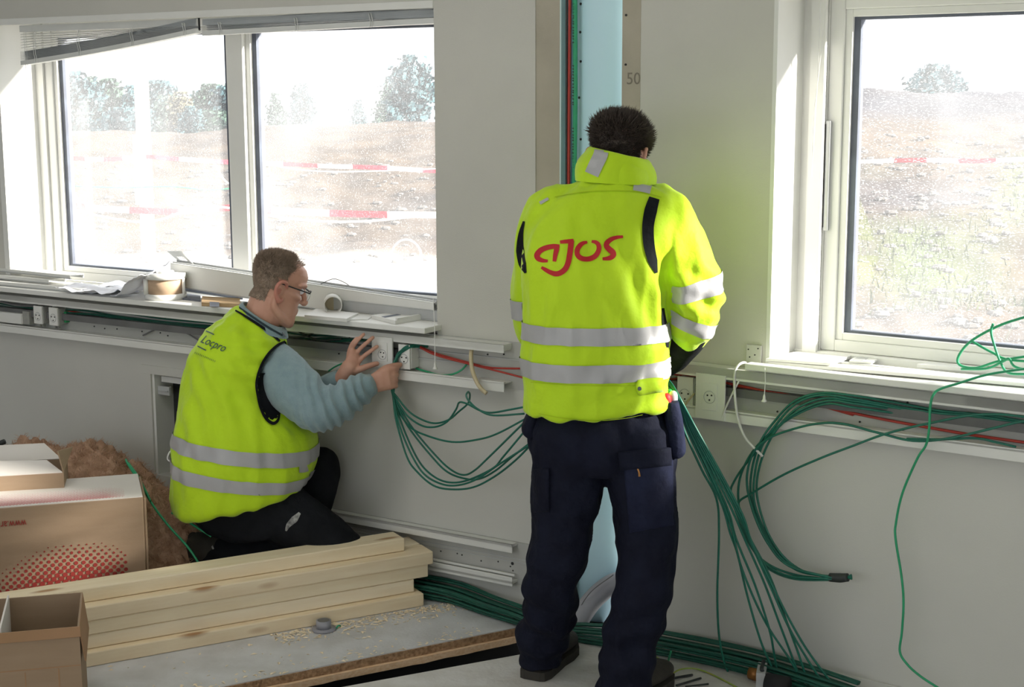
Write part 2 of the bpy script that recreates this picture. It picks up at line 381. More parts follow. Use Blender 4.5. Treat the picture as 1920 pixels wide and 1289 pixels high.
# raised trim round the hatch and what shows inside it
B('hatch_frame', [(HX0-.05, HX1+.05, -.009, -.003, HZ1, HZ1+.035), (HX0-.05, HX0, -.009, -.003, HZ0-.02, HZ1), (HX1, HX1+.05, -.009, -.003, HZ0-.02, HZ1)], 'panel', ML, wall_left, .001)
B('hatch_lining', [(HX0, HX0+.012, 0, .10, HZ0, HZ1)], 'white', ML, wall_left)
B('hatch_back', [(HX0, HX1, .10, .12, HZ0, HZ1)], 'hatch', ML, wall_left)  # back of the opening given a very dark colour
B('hatch_rail', [(HX0+.02, HX1, .03, .05, HZ1-.035, HZ1-.012)], 'frame', ML, wall_left)
B('hatch_hinge', [(HX0+.012, HX0+.075, .015, .03, HZ1-.085, HZ1-.05), (HX0+.02, HX0+.07, .010, .016, HZ1-.071, HZ1-.064)], 'alu', ML, wall_left, .002)

# right wall
U0, U1 = .614, 2.3
wall_right = B('wall_right', [(.167, .47, 0, .02, -.2, HT), (.47, U0, 0, .30, -.2, HT), (U0, U1, 0, .30, 2.06, HT), (U1, 4.6, 0, .30, -.2, HT), (U0, U1, .03, .30, -.2, .93)], 'paint', MR, **ST)
B('lower_panel', [(.105, 4.6, -.004, .03, -.1, .77)], 'panel', MR, wall_right)
B('bare_board_edge', [(.102, .168, -.001, .02, .765, HT)], 'raw', MR, wall_right)
for z in (1.985, 1.835, 1.70, 1.62): newobj('screw', mesh(*disc((.116, -.002, z), (0, 1, 0), .0035)), M['screw'], wall_right, MR)
# pencilled figure on the bare board
tm = newobj('pencil_mark', text_mesh('50', .052), M['pencil'], wall_right, MR @ Matrix.Translation((.118, -.0014, 1.775)) @ Matrix.Rotation(R(90), 4, 'X'))

trim = B('baseboard_right', [(.105, 4.6, -.014, -.003, -.01, .032)], 'panel', MR, None, .002, **ST)

# floors: the raised floor ends in a broken edge, the slab lies lower in front of it
E0, E1 = fl(410, 1289), fl(960, 1178); ed = (E1-E0).normalized(); eb = V((-ed.y, ed.x, 0))
far = E1 + ed*.24
floor = newobj('floor', prism([(E0 - ed*4).to_2d()[:], far.to_2d()[:], wl(-.14, .0, 0).to_2d()[:], wl(-6, .0, 0).to_2d()[:]], -.003, 0), M['lino'], **ST)
def strip(name, off, z0, z1, m, rag=0, a=-2.2, b=None, thick=.05):
    b = (far-E0).length if b is None else b
    n = 90; vs, fs = [], []
    for i in range(n+1):
        s = a + (b-a)*i/n; d = off + rag*noise.noise(V((s*9, off*40, 0))) + rag*.5*noise.noise(V((s*31, off*40, 5))); dz = rag*.5*noise.noise(V((s*14, 9, off)))
        p = E0 + ed*s - eb*d; q = E0 + ed*s + eb*thick
        vs += [(p.x, p.y, z0+dz), (p.x, p.y, z1), (q.x, q.y, z1), (q.x, q.y, z0)]
    for i in range(n):
        k = i*4; fs += [(k+j, k+4+j, k+4+(j+1) % 4, k+(j+1) % 4) for j in range(4)]
    fs += [(0, 1, 2, 3), (n*4+3, n*4+2, n*4+1, n*4)]
    return newobj(name, mesh(vs, fs), M[m], floor)
strip('chipboard_edge', .004, -.027, -.0031, 'chip', .004)
strip('pine_batten', .016, -.050, -.0285, 'chip2', .005)
strip('shadow_gap', -.03, -.28, -.0505, 'void', 0)  # near-black strip, the shade under the floor edge put into its colour
S0, S1 = fl(640, 1289), fl(990, 1225); sdir = (S1-S0).normalized()
newobj('trench_side', prism([(S0 - sdir*4 - eb*.0).to_2d()[:], (S1 + sdir*.14).to_2d()[:], (S1 + sdir*.14 - eb*.03).to_2d()[:], (S0 - sdir*4 - eb*.03).to_2d()[:]], -.28, -.0125), M['void'], floor)  # coloured near-black for the shade inside the trench
slab = newobj('floor', prism([(S0 - sdir*4).to_2d()[:], (S1 + sdir*.14).to_2d()[:], (far + eb*.0).to_2d()[:], wl(-.14, 0, 0).to_2d()[:], wr(.12, .0, 0).to_2d()[:], wr(4.6, .0, 0).to_2d()[:], wr(4.6, 7, 0).to_2d()[:], wl(-6, 7, 0).to_2d()[:]], -.012, 0), M['slab'], **ST)
newobj('floor', prism([wl(-6, 6.6, 0).to_2d()[:], wr(4.6, 6.6, 0).to_2d()[:], wr(4.6, -.1, 0).to_2d()[:], wl(-6, -.1, 0).to_2d()[:]], -.30, -.21), M['void'], **ST)
# ceiling, side and back walls of the room
newobj('ceiling', prism([wl(-6, 6.6, 0).to_2d()[:], wr(4.6, 6.6, 0).to_2d()[:], wr(4.6, -.3, 0).to_2d()[:], K.to_2d()[:], wl(-6, -.3, 0).to_2d()[:]], HT, HT+.1), M['ceil'], **ST)
B('wall_back', [(-6, 5.5, -6.6, -6.5, -.3, .9), (-6, 5.5, -6.6, -6.5, 2.3, HT)] + [(a, b, -6.6, -6.5, .9, 2.3) for a, b in ((-6, -4.8), (-2.4, -1.8), (.6, 1.2), (3.6, 5.5))], 'paint', ML, **ST)
B('wall_side', [(-6.1, -6, -6.6, .3, -.3, HT)], 'paint', ML, **ST)
B('wall_side_right', [(4.6, 4.7, -7, -3.7, -.3, HT), (4.6, 4.7, -1.5, .3, -.3, HT), (4.6, 4.7, -3.7, -1.5, -.3, .8), (4.6, 4.7, -3.7, -1.5, 2.2, HT)], 'paint', MR, **ST)

# the round column in the recess, sky blue put into its colour; daylight reaches it through the open joint behind the right-hand board
pts = [(a, .075*math.cos(R(a)) , .075*math.sin(R(a))) for a in range(0, 360, 10)]
cc = .5*(wl(-.052, -.125, 0) + wr(.0, -.125, 0))
col = newobj('blue_column', mesh(*skinrings([[V((cc.x + .112*math.cos(2*math.pi*k/40), cc.y + .112*math.sin(2*math.pi*k/40), z)) for k in range(40)] for z in (-.01, .3, .9, 1.5, 2.1, HT)])), M['blue'], smooth=True, **ST)
col.name = 'trim_1'
tcol = bvh(col.data)
for x, y in ((1089, 7), (1089, 115), (1086, 183), (1089, 261), (1088, 60)):
    p = hit(tcol, x, y, .001)
    if p: newobj('screw', mesh(*disc(p, (p-V((cc.x, cc.y, p.z))), .004)), M['screw'], col)
# wall behind the recess, open on its right side towards the daylight
B('wall_recess', [(-.216, -.06, .26, .30, -.2, HT)], 'frame', ML, **ST)

# ------------------------------------------------------------------ windows
def win(name, fr, u0, u1, z0, z1, mulls, gl, y=.20):
    """fixed frame with sashes, dark gasket round each pane"""
    o = B(name, [(u0, u0+.045, y, y+.07, z0, z1), (u1-.045, u1, y, y+.07, z0, z1), (u0+.045, u1-.045, y, y+.07, z0, z0+.035), (u0+.045, u1-.045, y, y+.07, z1-.04, z1)], 'frame', fr, None, .003, **ST)
    ed_ = [u0+.045] + list(mulls) + [u1-.045]
    for i in range(0, len(ed_), 2):
        a, b, c, d = ed_[i], ed_[i+1], z0+.035, z1-.04
        B('sash', [(a, a+.022, y+.008, y+.06, c, d), (b-.022, b, y+.008, y+.06, c, d), (a+.022, b-.022, y+.008, y+.06, c, c+.022), (a+.022, b-.022, y+.008, y+.06, d-.022, d)], 'frame', fr, o, .002)
        a, b, c, d = a+.022, b-.022, c+.022, d-.022
        B('gasket', [(a, a+.02, y+.022, y+.055, c, d), (b-.02, b, y+.022, y+.055, c, d), (a+.02, b-.02, y+.022, y+.055, c, c+.008), (a+.02, b-.02, y+.022, y+.055, d-.008, d)], 'gasket', fr, o)
        B('pane', [(a, b, y+.036, y+.040, c, d)], gl, fr, o)
    for i in range(1, len(ed_)-1, 2): B('mullion', [(ed_[i], ed_[i+1], y-.012, y+.06, z0+.035, z1-.04)], 'frame', fr, o, .003)
    return o
win1 = win('window_1', ML, -2.755, -.60, .968, 2.05, (-1.715, -1.635), 'glass1')
B('reveal', [(-2.831, -2.80, .0, .27, .95, 2.056), (-2.80, -2.755, .19, .27, .95, 2.056)], 'frame', ML, win1)
B('window_sill', [(-6, -.595, -.10, .20, .944, .964)], 'frame', ML, win1, .003)
B('lintel_edge', [(-2.83, -.612, -.006, .012, 2.030, 2.055)], 'frame', ML, win1, .002)
win2 = win('window_2', MR, .70, U1-.02, .968, 2.03, (), 'glass2')
B('reveal', [(U0-.001, U0+.012, -.001, .24, .93, 2.06), (U0+.012, .70, .18, .27, .95, 2.06), (.655, .70, .165, .19, .95, 2.06)], 'frame', MR, win2)
B('window_sill', [(.585, U1+.05, -.085, -.045, .936, .955), (.60, U1+.05, -.045, .20, .925, .94), (.66, U1, .10, .12, .93, .955), (U0, U1, .17, .29, .90, .967)], 'frame', MR, win2, .003)
B('air_vent', [(.700, .716, .185, .20, 1.335, 1.665)], 'alu', MR, win2, .003)
B('vent_slot', [(.698, .703, .182, .187, 1.345, 1.655)], 'screw', MR, win2)

# ------------------------------------------------------------------ cable trunking under the sills (fixed profiles)
def trunking(label, fr, u0, u1, top=(.904, .926), low=(.766, .80), un=.06, side='left', lowu1=None, divider=None):
    o = B('cable_trunking', [(u0, u1+.08, -.008, -.0005, .768, .928)], 'trunk', fr, None, 0, label=label, category='cable trunking')
    B('upper_flange', [(u0, u1, -un, -.008, top[0], top[1]), (u0, u1, -un, -un+.004, top[0]-.006, top[1])], 'white', fr, o, .001)
    B('lower_flange', [(u0, lowu1 or u1, -un, -.008, low[0]+.026, low[1]-.004), (u0, lowu1 or u1, -un, -un+.004, low[0], low[1]-.003), (u0, lowu1 or u1, -un, -un+.012, low[1]-.008, low[1])], 'white', fr, o, .001)
    B('divider_rail', [(u0, divider if divider else u1, -.040, -.008, .840, .866)], 'duct', fr, o)  # dark grey carries the rail's shade in its colour
    B('rib', [(u0, u1+.08, -.014, -.008, .838, .842)], 'alu', fr, o)
    B('rib', [(u0, u1+.08, -.014, -.008, .868, .872)], 'alu', fr, o)
    return o
def holes(o, fr, pts, y=-.0095, r=.003):
    for u, z in pts: newobj('screw', mesh(*disc((u, y, z), (0, 1, 0), r, .0012, 8)), M['screw'], o, fr)
tkL = trunking('long open white cable trunking under the two-pane window, covers taken off', ML, -6, -.303, divider=-.76)
holes(tkL, ML, [(-2.3, .822), (-2.24, .818), (-2.17, .822), (-2.03, .823), (-1.93, .826), (-1.89, .818), (-2.02, .893), (-1.90, .889), (-1.78, .886), (-1.06, .89), (-.99, .888), (-1.04, .823), (-.87, .822), (-.335, .884), (-.40, .878), (-.25, .786), (-1.35, .823), (-1.2, .889)])
tkR = trunking('open white cable trunking right of the standing worker under the single-pane window', MR, .26, 4.6, top=(.900, .928), low=(.764, .80))
holes(tkR, MR, [(.66, .805), (.62, .785), (.92, .806), (1.05, .80), (.86, .882), (1.02, .885), (1.06, .88), (1.21, .886), (1.30, .80)])
tk2 = B('cable_trunking', [(-1.6, -.22, -.012, -.0045, .088, .238)], 'trunk', ML, None, 0, label='lower white trunking strip at floor level left of the standing worker', category='cable trunking')
B('upper_flange', [(-1.6, -.283, -.045, -.010, .228, .238), (-1.6, -.283, -.045, -.040, .208, .238)], 'white', ML, tk2, .001)
B('lower_flange', [(-1.6, -.283, -.045, -.010, .098, .108), (-1.6, -.283, -.045, -.040, .090, .122), (-1.6, -.283, -.032, -.026, .122, .130)], 'white', ML, tk2, .001)
B('rib', [(-1.6, -.22, -.014, -.010, .178, .181), (-1.6, -.22, -.014, -.010, .166, .169)], 'alu', ML, tk2)
holes(tk2, ML, [(-.60, .155), (-.53, .158), (-.51, .156), (-.43, .148), (-.36, .157), (-.31, .148), (-.30, .135), (-.70, .20), (-.85, .205), (-.56, .20), (-.42, .198)], -.0115)
holes(tk2, ML, [(-.302, .160)], -.0115, .006)
# junction plate at the corner of the right-hand window
jp = B('junction_plate', [(.552, .602, -.010, -.001, .905, 1.0)], 'panel', MR, None, .002, label='small perforated white plate on the wall at the corner of the right sill', category='plate')
holes(jp, MR, [(.560, .985), (.592, .99), (.565, .962), (.582, .97), (.558, .94), (.575, .945), (.59, .938), (.57, .928), (.585, .92), (.575, .912)], -.0105, .0022)
# ================================================================== FITTINGS
def socket(fr, u, z, w_, h, y, label, group=None, depth=.05, holes3=((0, .012), (-.0095, -.006), (.0095, -.006)), m='white', body='box_grey', scale=1.0, cy=0.0, clip='sock_green'):
    """power socket block: face plate, round well, three pin holes"""
    o = B('power_socket', [(u, u+w_, y, y+.008, z, z+h)], m, fr, None, .0015, label=label, category='socket')
    if group: o['group'] = group
    if depth: B('socket_box', [(u+.002, u+w_+depth*.0+.002, y+.0085, y+.0085+depth, z+.002, z+h-.002)], body, fr, o, .002)
    cx, cz = u+w_*.5, z+h*.42+cy
    ring = tube([V((cx+.0165*scale*math.cos(R(a)), y-.0006, cz+.0165*scale*math.sin(R(a)))) for a in range(0, 361, 20)], .0013, 6, 0)
    newobj('socket_well', mesh(*ring), M['alu'], o, fr)
    for dx, dz in holes3: newobj('pin_hole', mesh(*disc((cx+dx*scale, y-.0004, cz-dz*scale*.8), (0, 1, 0), .0028, .0009, 10)), M['screw'], o, fr)
    return o
# two sockets hanging open at the far end of the left trunking, seen half from the side
for i, (u, lab) in enumerate(((-2.597, 'farther of two white sockets in grey boxes in the left trunking'), (-2.505, 'nearer of two white sockets in grey boxes in the left trunking'))):
    s = socket(ML, u, .818, .050, .074, -.062, lab, 'open sockets in the left trunking', depth=.05)
    B('cable_clip', [(u-.014, u+.001, -.045, -.02, .835, .875)] if i == 0 else [(u+.052, u+.064, -.03, -.010, .828, .873)], 'sock_green', ML, s, .002)
    for k in (.012, .030): B('fixing_claw', [(u+k, u+k+.006, -.046, -.032, .803, .818)], 'box_grey', ML, s, .001)
bx = B('junction_box', [(-2.86, -2.68, -.058, -.010, .806, .850)], 'white', ML, None, .003, label='white box in the trunking left of the two grey sockets', category='box')
B('box_side', [(-2.680, -2.64, -.050, -.010, .806, .862)], 'box_grey', ML, bx, .002)
# the module the kneeling worker is pressing on
md = B('socket_module', [(-.846, -.757, -.068, -.060, .802, .912)], 'white', ML, None, .001, label='white socket cover plate under the worker\'s spread hand', category='socket')
B('socket_insert', [(-.822, -.777, -.0705, -.068, .828, .893)], 'white', ML, md, .0008)
newobj('socket_well', mesh(*tube([V((-.7985+.0175*math.cos(R(a)), -.0712, .851+.0175*math.sin(R(a)))) for a in range(0, 361, 20)], .0011, 6, 0)), M['alu'], md, ML)
for dx, dz in ((-.006, .007), (.0065, .006), (.002, -.008)): newobj('pin_hole', mesh(*disc((-.7985+dx, -.0712, .851+dz), (0, 1, 0), .0024, .0009)), M['screw'], md, ML)
socket(ML, -.735, .806, .048, .086, -.062, 'white socket block in the trunking right of the worker\'s gripping hand', depth=.045, body='white')
socket(MR, .340, .786, .056, .100, -.050, 'white socket nearest the standing worker\'s hip, set back in the trunking', depth=.04, body='white', scale=1.2)
mr = B('socket_module', [(.412, .512, -.064, -.058, .766, .906)], 'white', MR, None, .001, label='white cover plate with socket between two open trunking sections', category='socket')
B('socket_insert', [(.436, .487, -.0665, -.064, .795, .880)], 'white', MR, mr, .0008)
newobj('socket_well', mesh(*tube([V((.4615+.019*math.cos(R(a)), -.067, .836+.019*math.sin(R(a)))) for a in range(0, 361, 20)], .0012, 6, 0)), M['alu'], mr, MR)
for dx, dz in ((-.007, .005), (.007, .006), (0, -.009)): newobj('pin_hole', mesh(*disc((.4615+dx, -.067, .836+dz), (0, 1, 0), .0027, .0009)), M['screw'], mr, MR)

# ------------------------------------------------------------------ venetian blinds
def blind(u0, u1, z_l, z_r, label, head_z=2.028, nsl=11, sag=False, tapes=(), cord_u=None):
    """head rail, collapsed slats and bottom rail; z_l, z_r are the heights of the bottom rail's ends"""
    root = empty('venetian_blind', wl(u0, -.05, head_z), label=label, category='window blind')
    B('head_rail', [(u0, u1, .035, .062, head_z-.026, head_z)], 'blindw', ML, root, .001)
    def slat(name, za, zb, t, m, y0, y1, curve=.003):
        n = 12; vs = []; fs = []
        for i in range(n+1):
            f = i/n; u = u0+.004+(u1-u0-.008)*f; z = za+(zb-za)*f - (math.sin(math.pi*f)*.006 if sag else 0)
            for j, (yy, dz) in enumerate(((y0, 0), ((y0+y1)/2, curve), (y1, 0))): vs += [(u, yy, z+dz), (u, yy, z+dz+t)]
        for i in range(n):
            a = i*6
            for j in (0, 2): fs += [(a+j+1, a+j+3, a+6+j+3, a+6+j+1), (a+j, a+6+j, a+6+j+2, a+j+2)]
            fs += [(a, a+1, a+7, a+6), (a+4, a+10, a+11, a+5)]
        fs += [(0, 2, 3, 1), (2, 4, 5, 3), (n*6, n*6+1, n*6+3, n*6+2), (n*6+2, n*6+3, n*6+5, n*6+4)]
        return newobj(name, mesh(vs, fs), M[m], root, ML)
    for k in range(nsl):
        r_ = random.uniform(-.0015, .0015)
        slat('slat', z_l+.020+k*.0033, z_r+.020+k*.0033, .0009, 'blind', .030+r_, .062+r_, .0018)
    slat('bottom_rail', z_l, z_r, .018, 'blindw', .028, .064, .0)
    if sag:
        top = head_z-.03
        for k in range(6):                                    # loose slats fanned out at the free end
            f = (k+.6)/6.5; slat('slat', top-(top-z_l-.06)*f, max(z_r+.03, top-(top-z_r-.05)*f*.3-.002), .0009, 'blindw', .034, .060, .003)
    for f in tapes:
        u = u0+(u1-u0)*f; z = z_l+(z_r-z_l)*f
        newobj('ladder_cord', mesh(*join([tube([V((u+dx, .026, z-.002)), V((u+dx+.004, .023, z+.02)), V((u+dx-.003, .024, z+.045)), V((u+dx, .030, head_z-.024))], .0014, 5, 3) for dx in (-.005, .005)])), M['beige'] if False else M['blindw'], root, ML)
    return root
b1 = blind(-2.70, -1.715, 1.868, 1.975, 'broken venetian blind hanging down askew at its left end', sag=True, tapes=(.10, .36, .66, .94))
for dx in (0, .012):
    newobj('pull_cord', mesh(*tube([wl(-2.675+dx, -.035, 2.0), wl(-2.668+dx, -.03, 1.85), wl(-2.672+dx*2, -.03, 1.5), wl(-2.655+dx, -.03, 1.2), wl(-2.66, -.03, 1.02)], .0013, 5)), M['blindw'], b1)
b2 = blind(-1.69, -.615, 1.965, 1.982, 'straight raised venetian blind over the right-hand pane', nsl=12, tapes=(.09, .43, .74))
newobj('hook', mesh(*tube([wl(-1.70, -.03, 2.03), wl(-1.70, -.03, 2.005), wl(-1.69, -.02, 1.985)], .004, 6)), M['screw'], b2)
# pull cords with bell weights hanging in front of the trunking, and the thin cords by the right-hand frame
def pull(label, top, bottom, fr_pt):
    o = newobj('pull_cord', mesh(*tube([top, (top+bottom)/2+V((.002, 0, 0)), bottom], .0014, 5)), M['wcable'], None, label=label, category='cord')
    newobj('bell_weight', mesh(*skinrings([[bottom+V((r*math.cos(2*math.pi*k/12), r*math.sin(2*math.pi*k/12), z)) for k in range(12)] for r, z in ((.002, .004), (.004, -.004), (.0045, -.010), (.008, -.016), (.008, -.019))])), M['white'], o, smooth=True)
    return o
pull('white pull cord with bell weight hanging before the red cables', onL(812, 560, .02), onL(815.5, 682, .11), None)
pull('pale pull cord with bell weight left under the right-hand sill', onR(1434, 690, .095), onR(1433, 742, .095), None)
o = newobj('pull_cord', mesh(*join([tube([onR(1540, -40, -.13), onR(1532, 160, -.13), onR(1522, 330, -.13)], .0014, 5), tube([onR(1553, -40, -.13), onR(1537, 120, -.13), onR(1526, 210, -.13), onR(1522, 330, -.13)], .0014, 5)])), M['wcable'], None, label='pair of thin white blind cords hanging along the right window\'s side', category='cord')

# ================================================================== ON THE LEFT SILL  (top at z .964)
SZ = .9645
def onz(x, y, z=SZ): return fl(x, y, z)
def slabq(name, corners, t, m, **p):
    """thin plate from four surveyed corners on a level, thickness t"""
    c = [V(q) for q in corners]; vs = c + [q+V((0, 0, t)) for q in c]
    me = mesh(vs, BOXF); bm = bmesh.new(); bm.from_mesh(me); bmesh.ops.recalc_face_normals(bm, faces=bm.faces[:]); bm.to_mesh(me); bm.free()
    return newobj(name, me, M[m], p.pop('parent', None), **p)
def channel(label, u0, u1, n0, z, wd, lip, yaw=0, tilt=0, t=.003, m='white', roll=0, name='trunking_cover', cat='trunking cover'):
    """U-shaped plastic cover length"""
    L_ = u1-u0; lst = [(0, L_, -wd/2, wd/2, 0, t), (0, L_, -wd/2, -wd/2+t, -lip, 0), (0, L_, wd/2-t, wd/2, -lip, 0)]
    fr = ML @ Matrix.Translation((u0, -n0, z)) @ Matrix.Rotation(yaw, 4, 'Z') @ Matrix.Rotation(tilt, 4, 'Y') @ Matrix.Rotation(roll, 4, 'X')
    o = newobj(name, boxes(lst, .0012), M[m], None, fr, label=label, category=cat)
    B2 = boxes([(0, L_, -wd/2-.0004, -wd/2+.006, -lip-.004, -lip), (0, L_, wd/2-.006, wd/2+.0004, -lip-.004, -lip)]); newobj('lip', B2, M['alu'], o, fr)
    return o
# stack of flat cover lengths at the left end
channel('flat white trunking cover lying lowest at the left end of the sill', -3.4, -2.30, .035, SZ+.014, .10, .010, yaw=R(1.0))
channel('white trunking cover lying on another at the left end of the sill', -3.4, -2.52, -.02, SZ+.034, .09, .010, yaw=R(-1))
channel('narrow white trunking cover on top of two others at the sill\'s left end', -3.3, -2.40, -.06, SZ+.058, .07, .008, yaw=R(-3.5))
# crumpled drawings
def sheet(label, c, size, yaw, amp, seed, bend):
    n = 26; vs = []; fs = []
    for i in range(n+1):
        for j in range(n+1):
            x, y = (i/n-.5), (j/n-.5)
            z = amp*(noise.noise(V((x*3+seed, y*3, seed)))+.35*noise.noise(V((x*8+seed, y*8, 3)))) + bend(x, y)
            vs.append((x*size[0], y*size[1], z))
    zm = min(v[2] for v in vs)
    vs = [(a, b, d-zm+.001) for a, b, d in vs]
    for i in range(n):
        for j in range(n): a = i*(n+1)+j; fs.append((a, a+n+1, a+n+2, a+1))
    me = mesh(vs, fs); fr = ML @ Matrix.Translation((c[0], -c[1], SZ)) @ Matrix.Rotation(yaw, 4, 'Z')
    o = newobj('paper_sheet', me, M['paper'], None, fr, smooth=True, label=label, category='paper'); s = o.modifiers.new('s', 'SOLIDIFY'); s.thickness = .0006
    return o
sheet('white drawing sheet curling over the sill edge left of the cardboard spool', (-2.245, .035), (.30, .16), R(6), .022, 2.0, lambda x, y: .02*abs(x)+.03*max(0, -x-.2))
sheet('folded white drawing leaning against the left side of the cardboard spool', (-2.00, .035), (.20, .15), R(-8), .02, 5.0, lambda x, y: .13*max(0, x+.15)**.7 + .06*max(0, y))
sheet('pale drawing sheet lying behind the others near the window frame', (-2.18, -.10), (.34, .14), R(3), .018, 9.0, lambda x, y: .09*max(0, x-.02))
# cardboard cable spool
sp = empty('cable_spool', wl(-1.895, .02, SZ), label='white cardboard spool with brown core standing on the sill', category='spool')
def cyl(r0, z0, z1, seg=40, r1=None, sx=1.0, a0=0, a1=360):
    return skinrings([[V((r0*math.cos(R(a0+(a1-a0)*k/seg)), r0*math.sin(R(a0+(a1-a0)*k/seg)), z)) for k in range(seg)] for z in (z0, z1)])
spm = Matrix.Translation(wl(-1.895, .005, SZ))
newobj('flange', mesh(*cyl(.080, .0, .022)), M['white'], sp, spm, True); newobj('flange', mesh(*cyl(.080, .080, .100)), M['white'], sp, spm, True)
newobj('core', mesh(*cyl(.070, .022, .080)), M['cardin'], sp, spm, True)
newobj('side_post', mesh(*join([cyl(.010, .02, .082)])), M['white'], sp, spm @ Matrix.Translation((-.068, -.035, 0)), True)
newobj('side_post', mesh(*join([cyl(.006, .02, .082)])), M['white'], sp, spm @ Matrix.Translation((.0745, -.022, 0)), True)
newobj('printed_strip', mesh(*tube([V((-.0805, -.012, .026)), V((-.0805, -.012, .075))], .004, 6, 0)), M['redprint'], sp, spm)
newobj('top_ring', mesh(*cyl(.034, .100, .108)), M['frame'], sp, spm, True)
# long deep cover length leaning along the window
lc = channel('long deep white trunking cover lying along the window behind the kneeling worker', -1.93, -.66, -.085, SZ+.128, .05, .085, yaw=R(-.5), tilt=R(3.0), roll=R(0))
newobj('inner_track', boxes([(0, 1.27, -.012, .0, -.006, .006), (0, 1.27, .010, .016, .003, .012)]), M['alu'], lc, lc.matrix_world.copy())
c4 = [onL(313, 471, -.15), onL(338, 471, -.10), onL(371, 504, -.085), onL(350, 504, -.135)]
def q4(a_, b_): return c4[0].lerp(c4[1], a_).lerp(c4[3].lerp(c4[2], a_), b_)
pc = empty('cover_plate', c4[3], label='white cover frame with a square window propped up on the long cover', category='cover plate')
tn = (c4[1]-c4[0]).cross(c4[3]-c4[0]).normalized()*.003
for (a0, a1, b0_, b1_) in ((0, 1, 0, .32), (0, 1, .92, 1), (0, .2, .32, .92), (.8, 1, .32, .92)):
    c = [q4(a0, b0_), q4(a1, b0_), q4(a1, b1_), q4(a0, b1_)]; newobj('frame_side', mesh(c+[p_+tn for p_ in c], BOXF), M['white'], pc)
# thin dark strips and offcuts lying in front
slabq('black_strip', [onz(341, 545), onz(455, 562), onz(455, 557), onz(341, 541)], .010, 'gasket', label='dark flat strip lying under the long white cover', category='strip')
slabq('black_strip', [onz(342, 562), onz(376, 566), onz(376, 557), onz(342, 552)], .006, 'gasket', label='short dark offcut beside the cardboard spool', category='strip')
slabq('white_offcut', [onz(342, 542), onz(370, 547), onz(366, 536), onz(342, 533)], .012, 'white', label='small white offcut lying right behind the cardboard spool', category='offcut')
ru = slabq('folding_rule', [onz(378, 574), onz(450, 577), onz(450, 566), onz(379, 562)], .014, 'tapewood', label='wooden folding rule lying behind the kneeling worker\'s neck', category='ruler')
slabq('rule_hinge', [onz(393, 575, SZ+.0146), onz(411, 575.6, SZ+.0146), onz(411, 567, SZ+.0146), onz(393, 566, SZ+.0146)], .0006, 'gasket', parent=ru)
# the tube end seen before the worker's face
tp0 = wl(-1.055, .018, SZ+.034); tax = V((tp0.x, tp0.y, 0)).normalized()
tb = newobj('plastic_tube', mesh(*tube([tp0, tp0+tax*.13], .033, 28, 0, False)), M['beige'], None, smooth=True, label='short open cream tube lying on the sill before the worker\'s face', category='tube')
tb.modifiers.new('s', 'SOLIDIFY').thickness = .003
tb.data.materials[0] = M['frame']
newobj('tube_inside', mesh(*disc(tp0+tax*.09, tax, .0305, .001, 24)), M['beige'], tb)
slabq('cover_plate', [onz(571, 597), onz(650, 604), onz(672, 593), onz(592, 585)], .012, 'white', label='flat white cover lying on the sill edge, nearer the worker\'s face', category='cover plate')
slabq('cover_plate', [onz(650, 601), onz(690, 600), onz(702, 592), onz(672, 590)], .004, 'white', label='thin white plate lying between two thicker covers on the sill', category='cover plate')
cp = slabq('cover_plate', [onz(697, 597.5), onz(741, 608.5), onz(795, 599), onz(752, 590)], .013, 'white', label='white cover frame with a slot lying on the right end of the sill', category='cover plate')
slabq('slot', [onz(715, 594.0, SZ+.0134), onz(722, 595.8, SZ+.0134), onz(752, 590.5, SZ+.0134), onz(744, 589.2, SZ+.0134)], .0006, 'gasket', parent=cp)
slabq('rim', [onz(742, 607, SZ), onz(745, 607.6, SZ), onz(797, 598.6, SZ), onz(793, 598, SZ)], .020, 'white', parent=cp)
# covers under the long one, at the right end of the sill
ch = channel('second white cover length under the long one at the sill\'s right end', -1.06, -.64, -.07, SZ+.042, .05, .03, yaw=R(0), tilt=R(1.0), m='alu')
# a thin loose wire sticking up against the glass and an arched pale one
cable([wl(-1.18, -.07, SZ+.095), wl(-1.13, -.08, SZ+.115), wl(-1.09, -.09, SZ+.105), wl(-1.05, -.09, SZ+.086)], .0014, 'bcable', 'thin dark wire end curling above the long white cover', name='loose_wire')

# ================================================================== ON THE RIGHT SILL
RZ = .956
def rz(x, y, z=RZ): return fl(x, y, z)
pa = slabq('cover_plate', [rz(1436, 677), rz(1556, 686), rz(1620, 663), rz(1508, 660)], .008, 'white', label='big white cover plate lying at the corner of the right sill', category='cover plate')
fr_ = [(1604, 683), (1636, 684), (1672, 661), (1640, 659)]
pb = slabq('cover_plate', [rz(1592, 680), rz(1634, 683), rz(1671, 664), rz(1618, 661)], .006, 'white', label='white cover frame with a square opening on the right sill', category='cover plate')
slabq('opening', [rz(1598, 675.5, RZ+.0064), rz(1619, 676.5, RZ+.0064), rz(1640, 665.5, RZ+.0064), rz(1617, 664.2, RZ+.0064)], .0005, 'alu', parent=pb)
slabq('cover_plate', [rz(1719, 689), rz(1990, 712), rz(1990, 692), rz(1770, 681)], .010, 'white', label='long white cover length lying on the right sill under the green loop', category='cover plate')
slabq('trunking_cover', [rz(1440, 684, RZ-.012), rz(1990, 731, RZ-.012), rz(1990, 722, RZ-.012), rz(1450, 679, RZ-.012)], .010, 'white', label='narrow white strip lying along the front of the right sill', category='trunking cover')

